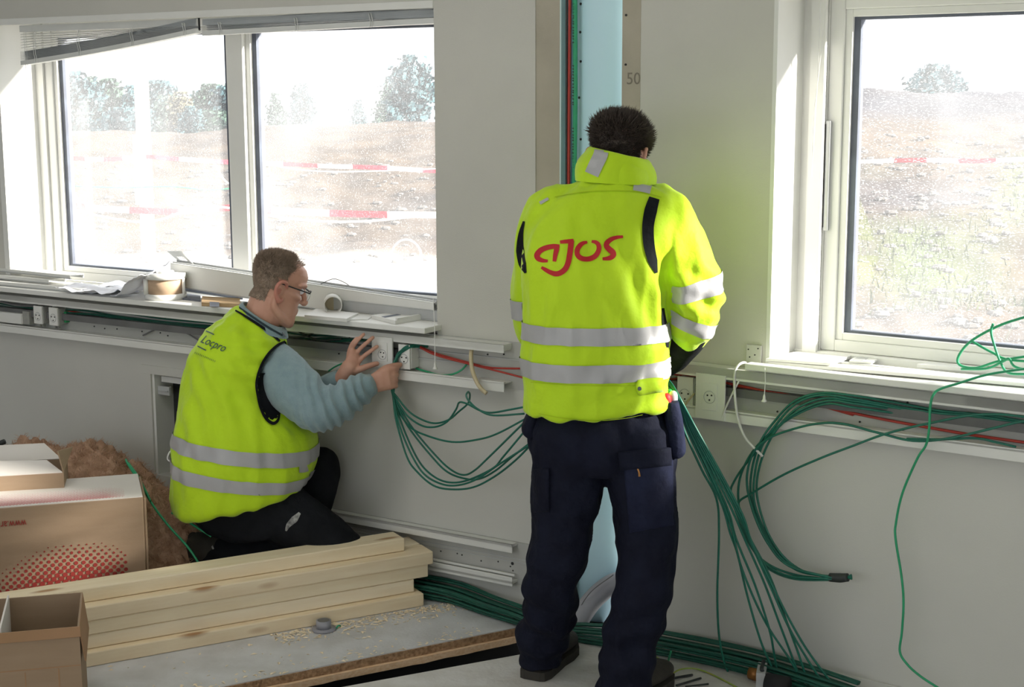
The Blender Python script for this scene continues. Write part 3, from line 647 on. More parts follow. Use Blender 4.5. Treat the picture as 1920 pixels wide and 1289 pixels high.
# ================================================================== FLOOR THINGS
# timber: five layers of planed spruce, lying along the broken floor edge
TE = V((.879, .477, 0)); TB = V((-.477, .879, 0)); TP = V((-.316, 4.936, 0))
W1 = wood_mat('spruce_a', (.88, .76, .55), (.82, .68, .46), (.42, .24, .11), 1); W2 = wood_mat('spruce_b', (.86, .73, .52), (.79, .64, .43), (.40, .22, .10), 2); W3 = wood_mat('spruce_c', (.90, .79, .60), (.84, .71, .51), (.45, .27, .13), 3)
def beam(label, k, off, end, wd=.098, ln=2.9, m=W1, th=.0455, yaw=0.0):
    z = k*.0465+.0005
    fr = Matrix(((TE.x, TB.x, 0, TP.x+TB.x*off+TE.x*end), (TE.y, TB.y, 0, TP.y+TB.y*off+TE.y*end), (0, 0, 1, z), (0, 0, 0, 1))) @ Matrix.Rotation(yaw, 4, 'Z')
    return newobj('timber_beam', boxes([(-ln, 0, 0, wd, 0, th)], .004), m, None, fr, label=label, category='timber', group='stack of timber beams')
beam('lowest timber beam of the stack, jutting out in front beside the grey cap', 0, .0, .010, m=W2, yaw=R(.15))
beam('timber beam at the bottom of the stack behind the lowest front one', 0, .105, .0, m=W3)
beam('second timber beam from the bottom, ending shortest of the stack', 1, .028, -.013, m=W3)
beam('timber beam hidden behind in the second layer of the stack', 1, .132, -.03, m=W1)
beam('third timber beam from the bottom, under the farthest-reaching one', 2, .026, .040, m=W1, yaw=R(.1))
beam('timber beam at the back of the stack\'s third layer', 2, .132, .02, m=W2)
beam('front timber beam of the fourth layer, reaching farthest to the right', 3, .016, .055, m=W2, yaw=R(-.1))
beam('rear timber beam of the fourth layer, partly under the top one', 3, .122, .055, m=W3)
beam('topmost timber beam, lying alone set back on the stack', 4, .066, -.030, m=W1, yaw=R(.1), wd=.095)
# grey pipe cap
gc = newobj('pipe_socket', mesh(*join([cyl(.040, .0005, .008, 28), cyl(.025, .008, .034, 28)])), M['pipe'], None, Matrix.Translation(fl(607, 1182)), True, label='small grey plastic pipe cap on the floor before the timber', category='cap')
newobj('bore', mesh(*cyl(.020, .0341, .0346, 24)), M['duct'], gc, Matrix.Translation(fl(607, 1182)))
o = cable([fl(629, 1181)+V((0, 0, .003)), fl(635, 1179)+V((0, 0, .010)), fl(638, 1176)+V((0, 0, .004))], .003, 'green2', 'bit of green cable sheath beside the grey cap', cat='scrap', name='cable_offcut')
# wood shavings: nobody could count them
vs, fs = [], []
for i in range(900):
    a = random.random()
    if i < 620: c = TP + TE*random.uniform(-.55, .16) - TB*abs(random.gauss(.0, .05)) - TB*.008
    elif i < 760: c = TP + TE*random.uniform(-2.0, .1) - TB*random.uniform(.01, .30)
    else: c = E0 + ed*random.uniform(-.6, .9) + eb*abs(random.gauss(0, .03)); 
    s = random.uniform(.003, .013); t = random.uniform(0, 6.28); d = V((math.cos(t), math.sin(t), 0)); q = V((-d.y, d.x, 0))
    k = len(vs); h = random.uniform(.001, .005)
    vs += [c+d*s+V((0, 0, .001)), c+q*s*.4+V((0, 0, h)), c-d*s+V((0, 0, .001)), c-q*s*.4+V((0, 0, h*.5))]; fs.append((k, k+1, k+2, k+3))
newobj('wood_shavings', mesh(vs, fs), W3, None, label='pale wood shavings scattered on the floor before the timber', category='shavings', kind='stuff')

# big printed cardboard box
BT = .42
b0 = fl(268, 932, BT); bl = fl(0, 953, BT); be = (b0-bl).normalized(); bb = V((-be.y, be.x, 0))
bfr = Matrix(((be.x, bb.x, 0, b0.x), (be.y, bb.y, 0, b0.y), (0, 0, 1, 0), (0, 0, 0, 1)))
box = newobj('cardboard_box', boxes([(-.80, 0, 0, .32, .001, BT)], .004), M['card'], None, bfr, label='big brown cardboard box with red halftone dots behind the timber', category='box')
newobj('top_face', boxes([(-.799, -.001, .001, .319, BT-.001, BT+.0015)]), M['cardw'], box, bfr)
newobj('side_bulge', boxes([(.0, .010, .006, .31, .002, BT-.006)], .004), M['card'], box, bfr)
dots, pd = [], []
sx = .0245
for r_ in range(20):
    for c_ in range(60):
        x = -.74+c_*sx+(sx/2 if r_ % 2 else 0); z = .04+r_*sx*.5
        if x > -.055: continue
        crest = .295-1.6*abs(x+.23)**2
        q = (crest-z)/.13
        if q <= .06: continue
        rad = min(.0088, .0088*q**.6)
        dots.append(disc((x, -.0012, z), (0, 1, 0), rad, .0005, 9))
newobj('printed_dots', mesh(*join(dots)), M['redprint'], box, bfr, kind='stuff')
for r_ in range(18):
    for c_ in range(70):
        x = -.79+c_*.0105+(.005 if r_ % 2 else 0); y = .02+r_*.0085
        if x > -.03: continue
        rad = .0046*max(0, 1-r_/19)*min(1, max(0, (-.02-x)/.10))
        if rad > .0007: pd.append(disc((x, y, BT+.002), (0, 0, 1), rad, .0004, 6))
newobj('printed_halftone', mesh(*join(pd)), M['pinkprint'], box, bfr, kind='stuff')
tm = text_mesh('www.ar', .038)
newobj('printed_text', tm, M['redprint'], box, bfr @ Matrix.Translation((-.375, -.0022, .375)) @ Matrix.Rotation(R(90), 4, 'X') @ Matrix.Rotation(R(180), 4, 'Z') @ Matrix.Diagonal((.66, 1, 1, 1)))

# opened flat box lying behind it
q0 = fl(118, 893, .47)
ofr = Matrix(((be.x, bb.x, 0, q0.x), (be.y, bb.y, 0, q0.y), (0, 0, 1, 0), (0, 0, 0, 1))) @ Matrix.Rotation(R(-4), 4, 'Z') @ Matrix.Translation((0, .03, 0))
ob = newobj('cardboard_box', boxes([(-.55, 0, 0, .006, .30, .475), (-.55, 0, .20, .206, .30, .475), (-.006, 0, .006, .20, .30, .47), (-.55, 0, .006, .20, .30, .306)], .001), M['card'], None, ofr, label='smaller opened cardboard box behind the big printed one', category='box')
def flap(name, pts, m, par, fr, t=.004):
    a = [V(p) for p in pts]; nn = (a[1]-a[0]).cross(a[2]-a[0]).normalized()*t
    return newobj(name, mesh(a+[p+nn for p in a], BOXF), M[m], par, fr)
flap('flap', [(-.55, .0, .474), (-.004, .0, .474), (-.06, .09, .497), (-.55, .12, .507)], 'cardw', ob, ofr)
flap('flap', [(-.004, .01, .474), (.000, .20, .474), (.020, .17, .525), (-.020, .03, .545)], 'card', ob, ofr)
flap('flap', [(-.55, .2, .474), (-.02, .2, .474), (-.08, .26, .52), (-.55, .27, .52)], 'cardw', ob, ofr)

# open cardboard box at the near left
f0 = V((-1.196, 3.93, 0)); FT = .302
ff = Matrix(((.97, -.242, 0, f0.x), (.242, .97, 0, f0.y), (0, 0, 1, 0), (0, 0, 0, 1)))
H_ = FT
fb = newobj('cardboard_box', boxes([(-.42, 0, 0, .005, .001, H_), (-.42, 0, .295, .30, .001, H_), (-.005, 0, .005, .295, .001, H_), (-.42, -.415, .005, .295, .001, H_), (-.415, -.005, .005, .295, .001, .006)]), M['card'], None, ff, label='open cardboard box in the near corner before the timber stack', category='box')
newobj('folded_rim', boxes([(-.42, .003, -.004, -.0005, H_-.028, H_+.002)], .001), M['carddk'], fb, ff)
flap('flap', [(.001, .004, H_), (.001, .29, H_), (.014, .28, H_-.105), (.014, .012, H_-.105)], 'carddk', fb, ff)
newobj('inner_divider', boxes([(-.21, -.205, .01, .29, .05, H_+.012)]), M['cardw'], fb, ff)
newobj('crease', boxes([(-.42, -.001, -.0008, .0, H_-.112, H_-.109)]), M['carddk'], fb, ff)
newobj('tape_edge', boxes([(-.062, -.058, -.0008, .0, .0, H_-.115), (-.15, -.147, -.0008, 0, .0, H_-.118)]), M['carddk'], fb, ff)

# mineral wool heap
def wool():
    nx, ny = 110, 80; vs, fs = [], []
    A = fl(-120, 1000) ; 
    ctr = V((-1.66, 5.46, 0)); ex = uL; ey = -nL
    for i in range(nx+1):
        for j in range(ny+1):
            s, t = i/nx*2-1, j/ny*2-1; k = max(abs(s), abs(t)); ang = math.atan2(t, s); r_ = math.hypot(s, t); 
            f = (k/r_) if r_ > 1e-6 else 1; s2, t2 = s*f, t*f; rr = math.hypot(s2, t2)
            p = ctr + ex*(s2*.72) + ey*(t2*.33)
            h = .435*max(0, 1-rr**2.6)**.55*(1-.55*max(0, s2)**1.5)*(1-.10*max(0,-s2))
            q = V((p.x*6, p.y*6, 0)); h *= 1+.12*noise.noise(q)
            d = .042*noise.fractal(V((p.x*17, p.y*17, h*17)), 1.0, 2.0, 5)*min(1, h*12)
            vs.append((p.x, p.y, max(.002, h+d)))
    for i in range(nx):
        for j in range(ny): a = i*(ny+1)+j; fs.append((a, a+ny+1, a+ny+2, a+1))
    return mesh(vs, fs)
wm = wool()
wo = newobj('mineral_wool', wm, M['wool'], None, smooth=True, label='heap of brown mineral wool between the boxes and the kneeling worker', category='insulation')
hw = hairs(wm, lambda p: 1.0 if p.z > .02 else 0, 5200, lambda p: .022, .0011) if False else hairs(wm, lambda p: 1.0 if p.z > .02 else 0, 12000, lambda p: .028, .0009, lambda p: V((.35*noise.noise(p*9), .35*noise.noise(p*9+V((5, 0, 0))), -.1)), 3, .6)
newobj('loose_fibres', hw, M['wool2'], wo, kind='stuff')

# grey conduit bend at the foot of the column
pb_ = newobj('conduit_bend', mesh(*tube([at(1062, 1212, 4.66), at(1082, 1168, 4.70), at(1112, 1125, 4.75), at(1150, 1095, 4.75), at(1195, 1088, 4.75)], .0345, 20, 8)), M['pipe'], None, smooth=True, label='thick grey conduit bend at the foot of the blue column', category='pipe')
newobj('mould_seam', mesh(*tube([at(1066, 1190, 4.69), at(1082, 1150, 4.705), at(1108, 1110, 4.715), at(1150, 1078, 4.715)], .0016, 5)), M['duct'], pb_)
# broken plaster beside it
vs, fs = [], []
for i in range(30):
    f = i/29; z = .02+.24*f; c = wl(-.128+.012*noise.noise(V((f*9, 0, 0)))+.006*noise.noise(V((f*30, 2, 0))), .008+.01*noise.noise(V((f*12, 7, 0))), z)
    for dx, dn in ((-.02, -.004), (-.008, .012), (.008, .014), (.02, -.004)): vs.append(c + uL*dx + nL*dn)
for i in range(29):
    for k in range(4): fs.append((i*4+k, i*4+(k+1) % 4, i*4+4+(k+1) % 4, i*4+4+k))
newobj('broken_plaster', mesh(vs, fs), M['chip'], wall_left)
# small things on the lower slab at the right
LZ = 0.0
def lz(x, y, h=0.0): return fl(x, y, LZ+h)
gb = newobj('pipe_end', mesh(*tube([lz(1405, 1262, .02), lz(1424, 1266, .02)], [.018, .021], 18, 0)), M['brass'], None, smooth=True, label='copper coloured fitting lying beside the floor cables', category='fitting')
slabq('white_block', [lz(1417, 1295), lz(1434, 1297), lz(1438, 1276), lz(1421, 1274)], .055, 'alu', label='pale upright block between the copper fitting and the black cap', category='block')
newobj('conduit_stopper', mesh(*tube([lz(1437, 1282, .03), lz(1478, 1290, .03)], .032, 18, 0)), M['void'], None, smooth=True, label='black plastic cap beside the pale block on the floor', category='cap')
for i, (a, b_, m_) in enumerate((((1240, 1276), (1298, 1266), 'bcable'), ((1268, 1286), (1314, 1272), 'bcable'), ((1285, 1288), (1328, 1283), 'bcable'))):
    cable([lz(*a, .004), lz((a[0]+b_[0])/2, (a[1]+b_[1])/2, .006), lz(*b_, .004)], .004-.0006*i, m_, ('longest dark rod lying on the slab by the right boot', 'middle dark rod lying on the slab by the right boot', 'lowest dark rod lying on the slab by the right boot')[i], cat='rod', name='metal_rod')
cable([lz(1228, 1272, .004), lz(1232, 1250, .05), lz(1236, 1238, .07), lz(1230, 1233, .08), lz(1220, 1235, .08)], .0026, 'ycable', 'yellow-green wire stub bent up beside the right boot', name='earth_wire')
cable([lz(1245, 1280, .003), lz(1270, 1258, .010), lz(1300, 1254, .008), lz(1330, 1263, .004), lz(1370, 1283, .003), lz(1400, 1300, .003)], .0026, 'ycable', 'yellow-green wire lying on the slab right of the boot', name='earth_wire')
cable([lz(1249, 1255, .004), lz(1254, 1236, .05), lz(1258, 1221, .085)], .0034, 'green2', 'short green cable stub standing up behind the right boot', name='cable_stub')
# ================================================================== PEOPLE
def head_parts(Mx, lite=False):
    """head lofted from its profile: x right, y forward, z up, about 0.24 m from chin to crown"""
    prof = [(-.118, .020, .088, .050), (-.108, .036, .097, .020), (-.090, .047, .098, -.010), (-.070, .054, .094, -.035), (-.045, .061, .091, -.055), (-.020, .066, .089, -.070),
            (.003, .069, .086, -.083), (.028, .072, .084, -.094), (.050, .075, .093, -.099), (.075, .077, .092, -.100), (.097, .072, .078, -.092), (.114, .056, .052, -.070), (.125, .030, .018, -.035)]
    rings = []
    for z, w_, yf, yb in prof:
        c = V((0, (yf+yb)/2, z)); rings.append([Mx @ p for p in ering(c, V((w_, 0, 0)), V((0, (yf-yb)/2, 0)), .92, 36)])
    P = [skinrings(rings)]
    def T(vf): return ([Mx @ V(p) for p in vf[0]], vf[1])
    P.append(T(limb([V((0, .086, .034)), V((0, .100, .010)), V((0, .112, -.012)), V((0, .108, -.018))], [.008, .010, .0125, .010], 12, 3)))
    for s in (-1, 1):
        P.append(T(sphere((s*.010, .100, -.017), .009, .010, .008, 10, 7)))                      # nostrils
        P.append(T(limb([V((s*.012, .088, .040)), V((s*.040, .082, .045)), V((s*.060, .062, .040))], [.008, .009, .007], 10, 3)))   # brow
        P.append(T(limb([V((s*.040, .072, -.005)), V((s*.056, .050, .0)), V((s*.064, .025, .004))], [.012, .012, .008], 10, 3)))   # cheekbone
        P.append(T(limb([V((s*.030, .070, -.098)), V((s*.052, .030, -.080)), V((s*.061, -.005, -.055)), V((s*.064, -.012, -.025))], [.014, .015, .014, .010], 10, 3)))  # jaw
        # ear: outer rim, lobe and concha
        P.append(T(limb([V((s*.072, .010, -.024)), V((s*.082, .000, -.034)), V((s*.090, -.020, -.016)), V((s*.095, -.028, .012)), V((s*.092, -.018, .033)), V((s*.084, .002, .035)), V((s*.075, .012, .020))], [.007, .0090, .0075, .007, .007, .007, .006], 8, 4)))
        P.append(T(sphere((s*.070, -.010, .0), .008, .016, .028, 10, 7)))
    for z, yy, r_ in ((-.050, .090, .0065), (-.061, .089, .0075)):
        P.append(T(limb([V((-.022, yy-.010, z)), V((-.009, yy+.001, z+.002)), V((.009, yy+.001, z+.002)), V((.022, yy-.010, z))], [.004, r_, r_, .004], 8, 3)))
    return P
def finger(pts, r0=.0092, r1=.0075): return limb([V(p) for p in pts], [r0]*(len(pts)-1)+[r1] if len(pts) < 3 else list(np.linspace(r0, r1, len(pts))), 10, 3)
def glow(o, n): return o
def eyes(Mx, parent):
    for s in (-1, 1):
        newobj('eye', mesh(*[x for x in (lambda vf: ([Mx @ V(p) for p in vf[0]], vf[1]))(sphere((s*.031, .076, .022), .0115, .0115, .0115))]), M['paper'], parent, smooth=True)
def folds(c, n, amp, s1, s2, off):
    return amp*(.6*nz(c, s1, off) + .4*nz(c, s2, off+7))

# ------------------------------------------------------------------ standing worker, seen from behind
YS = 4.42; KS = .954                 # distances along the sight line are given on the tape, KS sets the soles on the floor
def A(x, y, Y=YS): return at(x, y, Y*KS)
hs = A(1158, 302, 4.50)
HMs = Matrix.Translation(hs) @ Matrix.Rotation(R(-24), 4, 'Z') @ Matrix.Rotation(R(-24), 4, 'X') @ Matrix.Scale(.94, 4)
body = head_parts(HMs)
body.append(limb([A(1158, 305, 4.49), A(1150, 345, 4.46), A(1140, 390, 4.44)], [.060, .060, .072]))
body.append(limb([A(1140, 380), A(1120, 480, 4.41), A(1118, 600, 4.40), A(1118, 740, 4.40), A(1120, 800, 4.40)], [.07, .11, .11, .11, .10]))
# right arm and hand (the hand works at the trunking, in front of the hip)
RA = [A(1225, 390, 4.44), A(1275, 470, 4.41), A(1300, 555, 4.38), A(1288, 630, 4.47), A(1254, 682, 4.60)]
LA = [A(1050, 395, 4.46), A(1006, 480, 4.50), A(1000, 580, 4.54), A(1010, 640, 4.60), A(1060, 668, 4.74)]
for arm in (RA, LA): body.append(limb([A(1140, 380)] + arm, [.05, .05, .045, .04, .035, .027]))
def simple_hand(wr_, d, up, curl=.5, scale=1.0, side=1):
    """relaxed hand: palm, four unequal curled fingers and a thumb from the side of the palm"""
    d = d.normalized(); up = (up-d*up.dot(d)).normalized(); sd_ = d.cross(up)*side; o = []
    k = wr_ + d*.085*scale
    o.append(skinrings([ering(wr_ + d*(t*.09*scale), sd_*(a*scale), up*(b*scale), .8, 16) for t, a, b in ((-.1, .024, .018), (.15, .028, .018), (.5, .038, .017), (.85, .042, .014), (1.0, .040, .011))]))
    for i, L_ in enumerate((.068, .076, .071, .055)):
        b_ = k + sd_*((-.030+.020*i)*scale); q = b_; pts_ = [b_ - d*.015]; ang = .2
        for seg_ in (.48, .30, .22):
            ang += curl; q = q + (d*math.cos(ang) - up*math.sin(ang))*(L_*seg_*scale); pts_.append(q)
        o.append(finger(pts_, .0095*scale, .0075*scale))
    t0 = wr_ + d*.03*scale - sd_*.03*scale
    o.append(finger([t0, t0 + (d*.5 - sd_*.7 - up*.2)*.035*scale, t0 + (d*.9 - sd_*.9 - up*.5)*.055*scale, t0 + (d*1.3 - sd_*.75 - up*.8)*.065*scale], .012*scale, .009*scale))
    return o
body += simple_hand(A(1250, 688, 4.63), V((-.3, .9, -.15)), V((.5, .2, .8)))
body += simple_hand(A(1075, 672, 4.78), V((.5, .8, .05)), V((0, 0, 1)))
# legs inside the trousers
LL = [A(1075, 830, 4.40), A(1062, 930, 4.41), A(1048, 1040, 4.42), A(1030, 1150, 4.50), A(1014, 1235, 4.54)]
RL = [A(1185, 830, 4.38), A(1212, 930, 4.36), A(1210, 1050, 4.34), A(1192, 1180, 4.33), A(1178, 1290, 4.30), A(1176, 1325, 4.29)]
body.append(limb([A(1120, 790, 4.40)]+LL, [.10, .07, .065, .05, .045, .04])); body.append(limb([A(1120, 790, 4.40)]+RL, [.10, .07, .065, .05, .045, .04, .04]))
p1 = newobj('person', union(body, .0042, 3), M['skin'], None, True and None, True, label='standing person in yellow hi-vis jacket and dark work trousers, seen from behind', category='person')
eyes(HMs, p1)
HI = HMs.inverted()
def scalp_s(p):
    q = HI @ p
    if q.length > .15 or (abs(q.x) > .074 and q.z < .045): return 0
    if q.z < -.055 and q.y < .0: return .8 if q.z > -.085 and abs(q.x) < .06 else 0
    if q.y > .055 and q.z < .07: return 0
    if q.y > -.02+.0 and q.z < .035: return 0
    return 1
def flow_s(p):
    q = HI @ p
    return (HMs.to_3x3().normalized() @ V((0, -.1, -.55)).lerp(V((.15, .25, .85)), min(1, max(0, (q.z-.01)/.09))))*.8
hcap = shell(p1.data, lambda c: scalp_s(c) > .5, .003); displace(hcap, lambda c, n: .006*nz(c, 45)+.004*nz(c, 90, 3))
ho = newobj('hair', hcap, M['hair_dk'], p1, None, True)
hh = newobj('hair_strands', hairs(p1.data, scalp_s, 15000, lambda p: .016+.018*min(1, max(0, ((HI @ p).z-.03)/.06)), .0009, flow_s, 5, .5), M['hair_dk'], ho, kind='stuff')

newobj('hair_tufts', hairs(p1.data, lambda p: 1 if scalp_s(p) and (HI @ p).z > .07 else 0, 1300, lambda p: .038, .0020, flow_s, 8, .75), M['hair_dk'], ho, kind='stuff')

# jacket: torso and sleeves grown together
def loftS(rows, p=.85, seg=36, sub=4): return loftP([(l_, r_, Y_*KS, d_) for l_, r_, Y_, d_ in rows], p, seg, sub)
tor = loftS([((1092, 332), (1222, 340), 4.455, .075), ((1070, 348), (1240, 352), 4.45, .092), ((1038, 370), (1268, 368), 4.44, .108), ((1006, 402), (1282, 398), 4.435, .122), ((988, 440), (1272, 440), 4.425, .136),
    ((980, 500), (1252, 500), 4.41, .145), ((983, 560), (1247, 560), 4.405, .146), ((984, 615), (1250, 615), 4.40, .146), ((981, 650), (1252, 650), 4.40, .146), ((981, 690), (1250, 690), 4.40, .148), ((985, 730), (1250, 728), 4.40, .15), ((983, 766), (1252, 752), 4.40, .152), ((990, 775), (1240, 762), 4.40, .146)], .80, 48)
slR = limb([A(1205, 385, 4.44), A(1247, 398, 4.43), A(1264, 440, 4.415), A(1279, 480, 4.405), A(1293, 520, 4.395), A(1302, 556, 4.385), A(1299, 594, 4.40), A(1294, 622, 4.45)], [.070, .072, .076, .078, .081, .080, .070, .056], 28)
slL = limb([A(1060, 388, 4.45), A(1030, 402, 4.455), A(1012, 440, 4.48), A(1004, 500, 4.505), A(1001, 570, 4.53), A(1005, 615, 4.56), A(1030, 650, 4.66)], [.068, .070, .070, .068, .064, .058, .050], 24)
jk = union([tor, slR, slL], .0075, 5)
def jfold(c, n):
    d = .0060*nz(c, (9, 9, 3.0), 2) + .0060*nz(c, (24, 24, 7), 11) + .0042*(1-np.abs(nz(c, (16, 16, 6), 31))*3)
    zz = c[:, 2]; back = np.clip((1.40-zz)/.4, 0, 1)
    d += .005*back*np.sin(c[:, 0]*60+3*nz(c, (4, 4, 4), 5))*np.clip(nz(c, (5, 5, 3), 21)+.2, 0, 1)
    elb = np.array(A(1305, 555, 4.39)); r2 = ((c-elb)**2).sum(1)
    d += .009*np.exp(-r2/.010)*np.sin((c[:, 2]*1.0+.5*c[:, 0])*95)
    # gathered diagonal folds from the armpit and at the tab
    ap = np.array(A(1235, 545, 4.30)); r2 = ((c-ap)**2).sum(1); d += .008*np.exp(-r2/.03)*np.sin((c[:, 0]*.9+c[:, 2]*.35)*75)
    tb_ = np.array(A(1215, 735, 4.28)); r2 = ((c-tb_)**2).sum(1); d += .009*np.exp(-r2/.02)*np.sin((c[:, 2]*.9-c[:, 0]*.5)*70)
    return d
displace(jk, jfold)
jacket = newobj('jacket', jk, M['hivis'], p1, None, True)
tj = bvh(jk)
# stand-up collar, higher on the left
def collar_ring(l, r, Y, d, th=0): return pring(l, r, Y*KS, d+th, .95, 40)
co = [((1078, 338), (1229, 345), 4.455, .098), ((1077, 318), (1230, 334), 4.457, .100), ((1082, 300), (1228, 322), 4.462, .102), ((1096, 284), (1222, 310), 4.468, .100), ((1106, 274), (1216, 301), 4.472, .097)]
ro = [collar_ring(*r_) for r_ in co]; ri = [[p + (sum(r_, V())/len(r_) - p).normalized()*.006 for p in r_] for r_ in ro][::-1]
cv = ro + ri; 
vsC = [p for r_ in cv for p in r_]; nC = 40; fsC = [(i*nC+j, i*nC+(j+1) % nC, (i+1)*nC+(j+1) % nC, (i+1)*nC+j) for i in range(len(cv)-1) for j in range(nC)]
cm = mesh(vsC, fsC); bm = bmesh.new(); bm.from_mesh(cm); bmesh.ops.subdivide_edges(bm, edges=bm.edges[:], cuts=1, use_grid_fill=True, smooth=.6); bmesh.ops.recalc_face_normals(bm, faces=bm.faces[:]); bm.to_mesh(cm); bm.free()
def cfold(c, n):
    q = np.array(A(1190, 325, 4.36)); r2 = ((c-q)**2).sum(1)
    return .004*nz(c, (10, 10, 12), 3) - .016*np.exp(-r2/.0016) + .010*np.exp(-((c-np.array(A(1200, 310, 4.36)))**2).sum(1)/.0008)
displace(cm, cfold)
collar = newobj('collar', cm, M['hivis'], jacket, None, True); tc_ = bvh(cm)
newobj('reflective_strip', mesh(*ribbon(tc_, [(1129, 272.5), (1126, 290), (1117, 309), (1109, 327)], [27, 27, 27, 27], .003)), M['refl'], collar, None, True)
newobj('seam', mesh(*ribbon(tj, [(1080, 338), (1105, 331), (1135, 326), (1170, 331), (1205, 339)], [1.2]*5, .003, 8)), M['hivis2'], jacket)
newobj('seam', mesh(*ribbon(tj, [(1040, 369), (1080, 362), (1120, 358), (1180, 358), (1212, 362), (1240, 370)], [1.6]*6, .003, 8)), M['hivis2'], jacket)
newobj('seam', mesh(*ribbon(tj, [(995, 717), (1060, 722), (1130, 724), (1192, 723)], [1.3]*4, .003, 8)), M['hivis2'], jacket)
newobj('seam', mesh(*ribbon(tj, [(1010, 776), (1060, 785), (1120, 789), (1170, 785), (1205, 778)], [1.1]*5, .003, 8)), M['hivis2'], jacket)
# reflective bands round the body and the sleeves
zc = lambda x, y, Y=4.27: A(x, y, Y)
def zband(y0, y1, x=1110, Y=4.26): return [(zc(x, y0, Y), V((0, 0, 1))), (zc(x, y1, Y), V((0, 0, -1)))]
def torso_only(c):
    # right sleeve lies beyond this line, left sleeve beyond that one
    return (c.x < A(1254, 600).x) and (c.x > A(982, 600).x - .02 or c.y < 4.45*KS) and c.y < 4.62*KS and not (c.x < A(987, 600).x and c.y > 4.47*KS)
newobj('reflective_strip', shell(jk, torso_only, .0035, zband(615, 648)), M['refl'], jacket, None, True)
newobj('reflective_strip', shell(jk, torso_only, .0035, zband(684, 717)), M['refl'], jacket, None, True)
def sleeve_band(p0, p1, p2, p3, keep):
    a, b = A(*p0, 4.36), A(*p1, 4.36); d = (b-a).normalized(); n1 = d.cross(V((0, 1, 0.10))); n1 = n1 if n1.z > 0 else -n1
    c_, e_ = A(*p2, 4.36), A(*p3, 4.36); d2 = (e_-c_).normalized(); n2 = d2.cross(V((0, 1, .10))); n2 = n2 if n2.z < 0 else -n2
    return shell(jk, keep, .0035, [(a, n1), (c_, n2)])
kr = lambda c: c.x > A(1256, 560).x - .012*(1 if c.y > 4.42*KS else 0)
newobj('reflective_strip', sleeve_band((1256, 534), (1340, 514), (1256, 566), (1346, 546), kr), M['refl'], jacket, None, True)
newobj('reflective_strip', sleeve_band((1264, 583), (1330, 607), (1272, 612), (1322, 634), kr), M['refl'], jacket, None, True)
newobj('reflective_strip', shell(jk, lambda c: c.x < A(996, 580).x and c.y > 4.43*KS, .0035, [(zc(980, 563, 4.5), V((0, 0, 1))), (zc(980, 600, 4.5), V((0, 0, -1)))]), M['refl'], jacket, None, True)
newobj('reflective_strip', mesh(*ribbon(tj, [(1188, 347), (1204, 349), (1221, 353)], [19, 21, 21], .004)), M['refl'], jacket, None, True)
newobj('reflective_strip', mesh(*ribbon(tj, [(1028, 372), (1012, 381)], [5, 6], .004, 4)), M['refl'], jacket, None, True)
# dark shoulder and side panels
newobj('dark_panel', mesh(*ribbon(tj, [(1227, 371), (1220, 395), (1215, 425), (1217, 460), (1224, 490), (1231, 512)], [20, 24, 22, 21, 18, 5], .004, 6)), M['blackcloth'], jacket, None, True)
newobj('dark_panel', mesh(*ribbon(tj, [(982, 415), (976, 440), (975, 470), (979, 495), (985, 512)], [4, 9, 15, 14, 4], .004, 6)), M['blackcloth'], jacket, None, True)
newobj('dark_panel', mesh(*ribbon(tj, [(1243, 578), (1246, 605), (1251, 630), (1252, 652)], [5, 9, 9, 4], .004, 6)), M['blackcloth'], jacket, None, True)
# tab with press stud
tb_ = newobj('side_tab', mesh(*ribbon(tj, [(1193, 728), (1200, 727), (1222, 723), (1244, 722)], [14, 30, 29, 27], .008, 6)), M['hivis'], jacket, None, True); tb_.modifiers.new('s', 'SOLIDIFY').thickness = .004
hp = hit(tj, 1199, 729, .014)
if hp: newobj('press_stud', mesh(*disc(hp, (0, 1, .1), .0055, .002)), M['gasket'], tb_)
# dark cuffs over the forearms
cuffR = union([limb([A(1298, 604, 4.42), A(1291, 630, 4.47), A(1270, 660, 4.55), A(1252, 682, 4.63)], [.060, .056, .050, .040], 24)], .006, 3); displace(cuffR, lambda c, n: .004*nz(c, 18, 1))
newobj('cuff', cuffR, M['blackcloth'], p1, None, True)
newobj('cuff', union([limb([A(1018, 640, 4.62), A(1060, 668, 4.75)], [.05, .04], 18)], .006, 3), M['blackcloth'], p1, None, True)
# red lettering on the back, traced as strokes laid on the cloth
g = lambda x, y: (940+x/4.298, 440+y/4.298)
STRK = [([(468, 92), (420, 94), (360, 106), (312, 130), (287, 165), (297, 193), (330, 208), (374, 213)], [5, 7.5, 8, 8.5, 9, 8, 6.5, 4]),
        ([(448, 92), (444, 120), (434, 165), (426, 217)], [8, 8, 7, 5.5]),
        ([(472, 60), (510, 56), (545, 53), (582, 46)], [5, 6, 6.5, 5]),
        ([(562, 50), (558, 100), (550, 160), (538, 225), (515, 275), (475, 308), (435, 316), (390, 302), (350, 280), (322, 263)], [9, 8.5, 8.5, 8.5, 8.5, 8.5, 8, 7, 6, 4]),
        ([(692, 60), (660, 68), (632, 88), (612, 122), (612, 158), (636, 186), (676, 197), (720, 192), (760, 168), (784, 125), (783, 85), (762, 62), (727, 54)], [4, 6, 7.5, 8, 8, 8, 7.5, 8, 8, 7.5, 7, 6, 4]),
        ([(980, 16), (930, 22), (885, 38), (852, 66), (848, 92), (870, 118), (896, 140), (902, 165), (880, 186), (850, 193), (815, 195)], [4, 5.5, 7, 8, 8.5, 9, 9, 8.5, 7.5, 6, 4.5])]
lg = [ribbon(tj, [g(*p) for p in s], [k_*1.22 for k_ in wd_], .0016+.0002*i, 8) for i, (s, wd_) in enumerate(STRK)]
newobj('logo_lettering', mesh(*join(lg)), M['redlogo'], jacket, None, True)
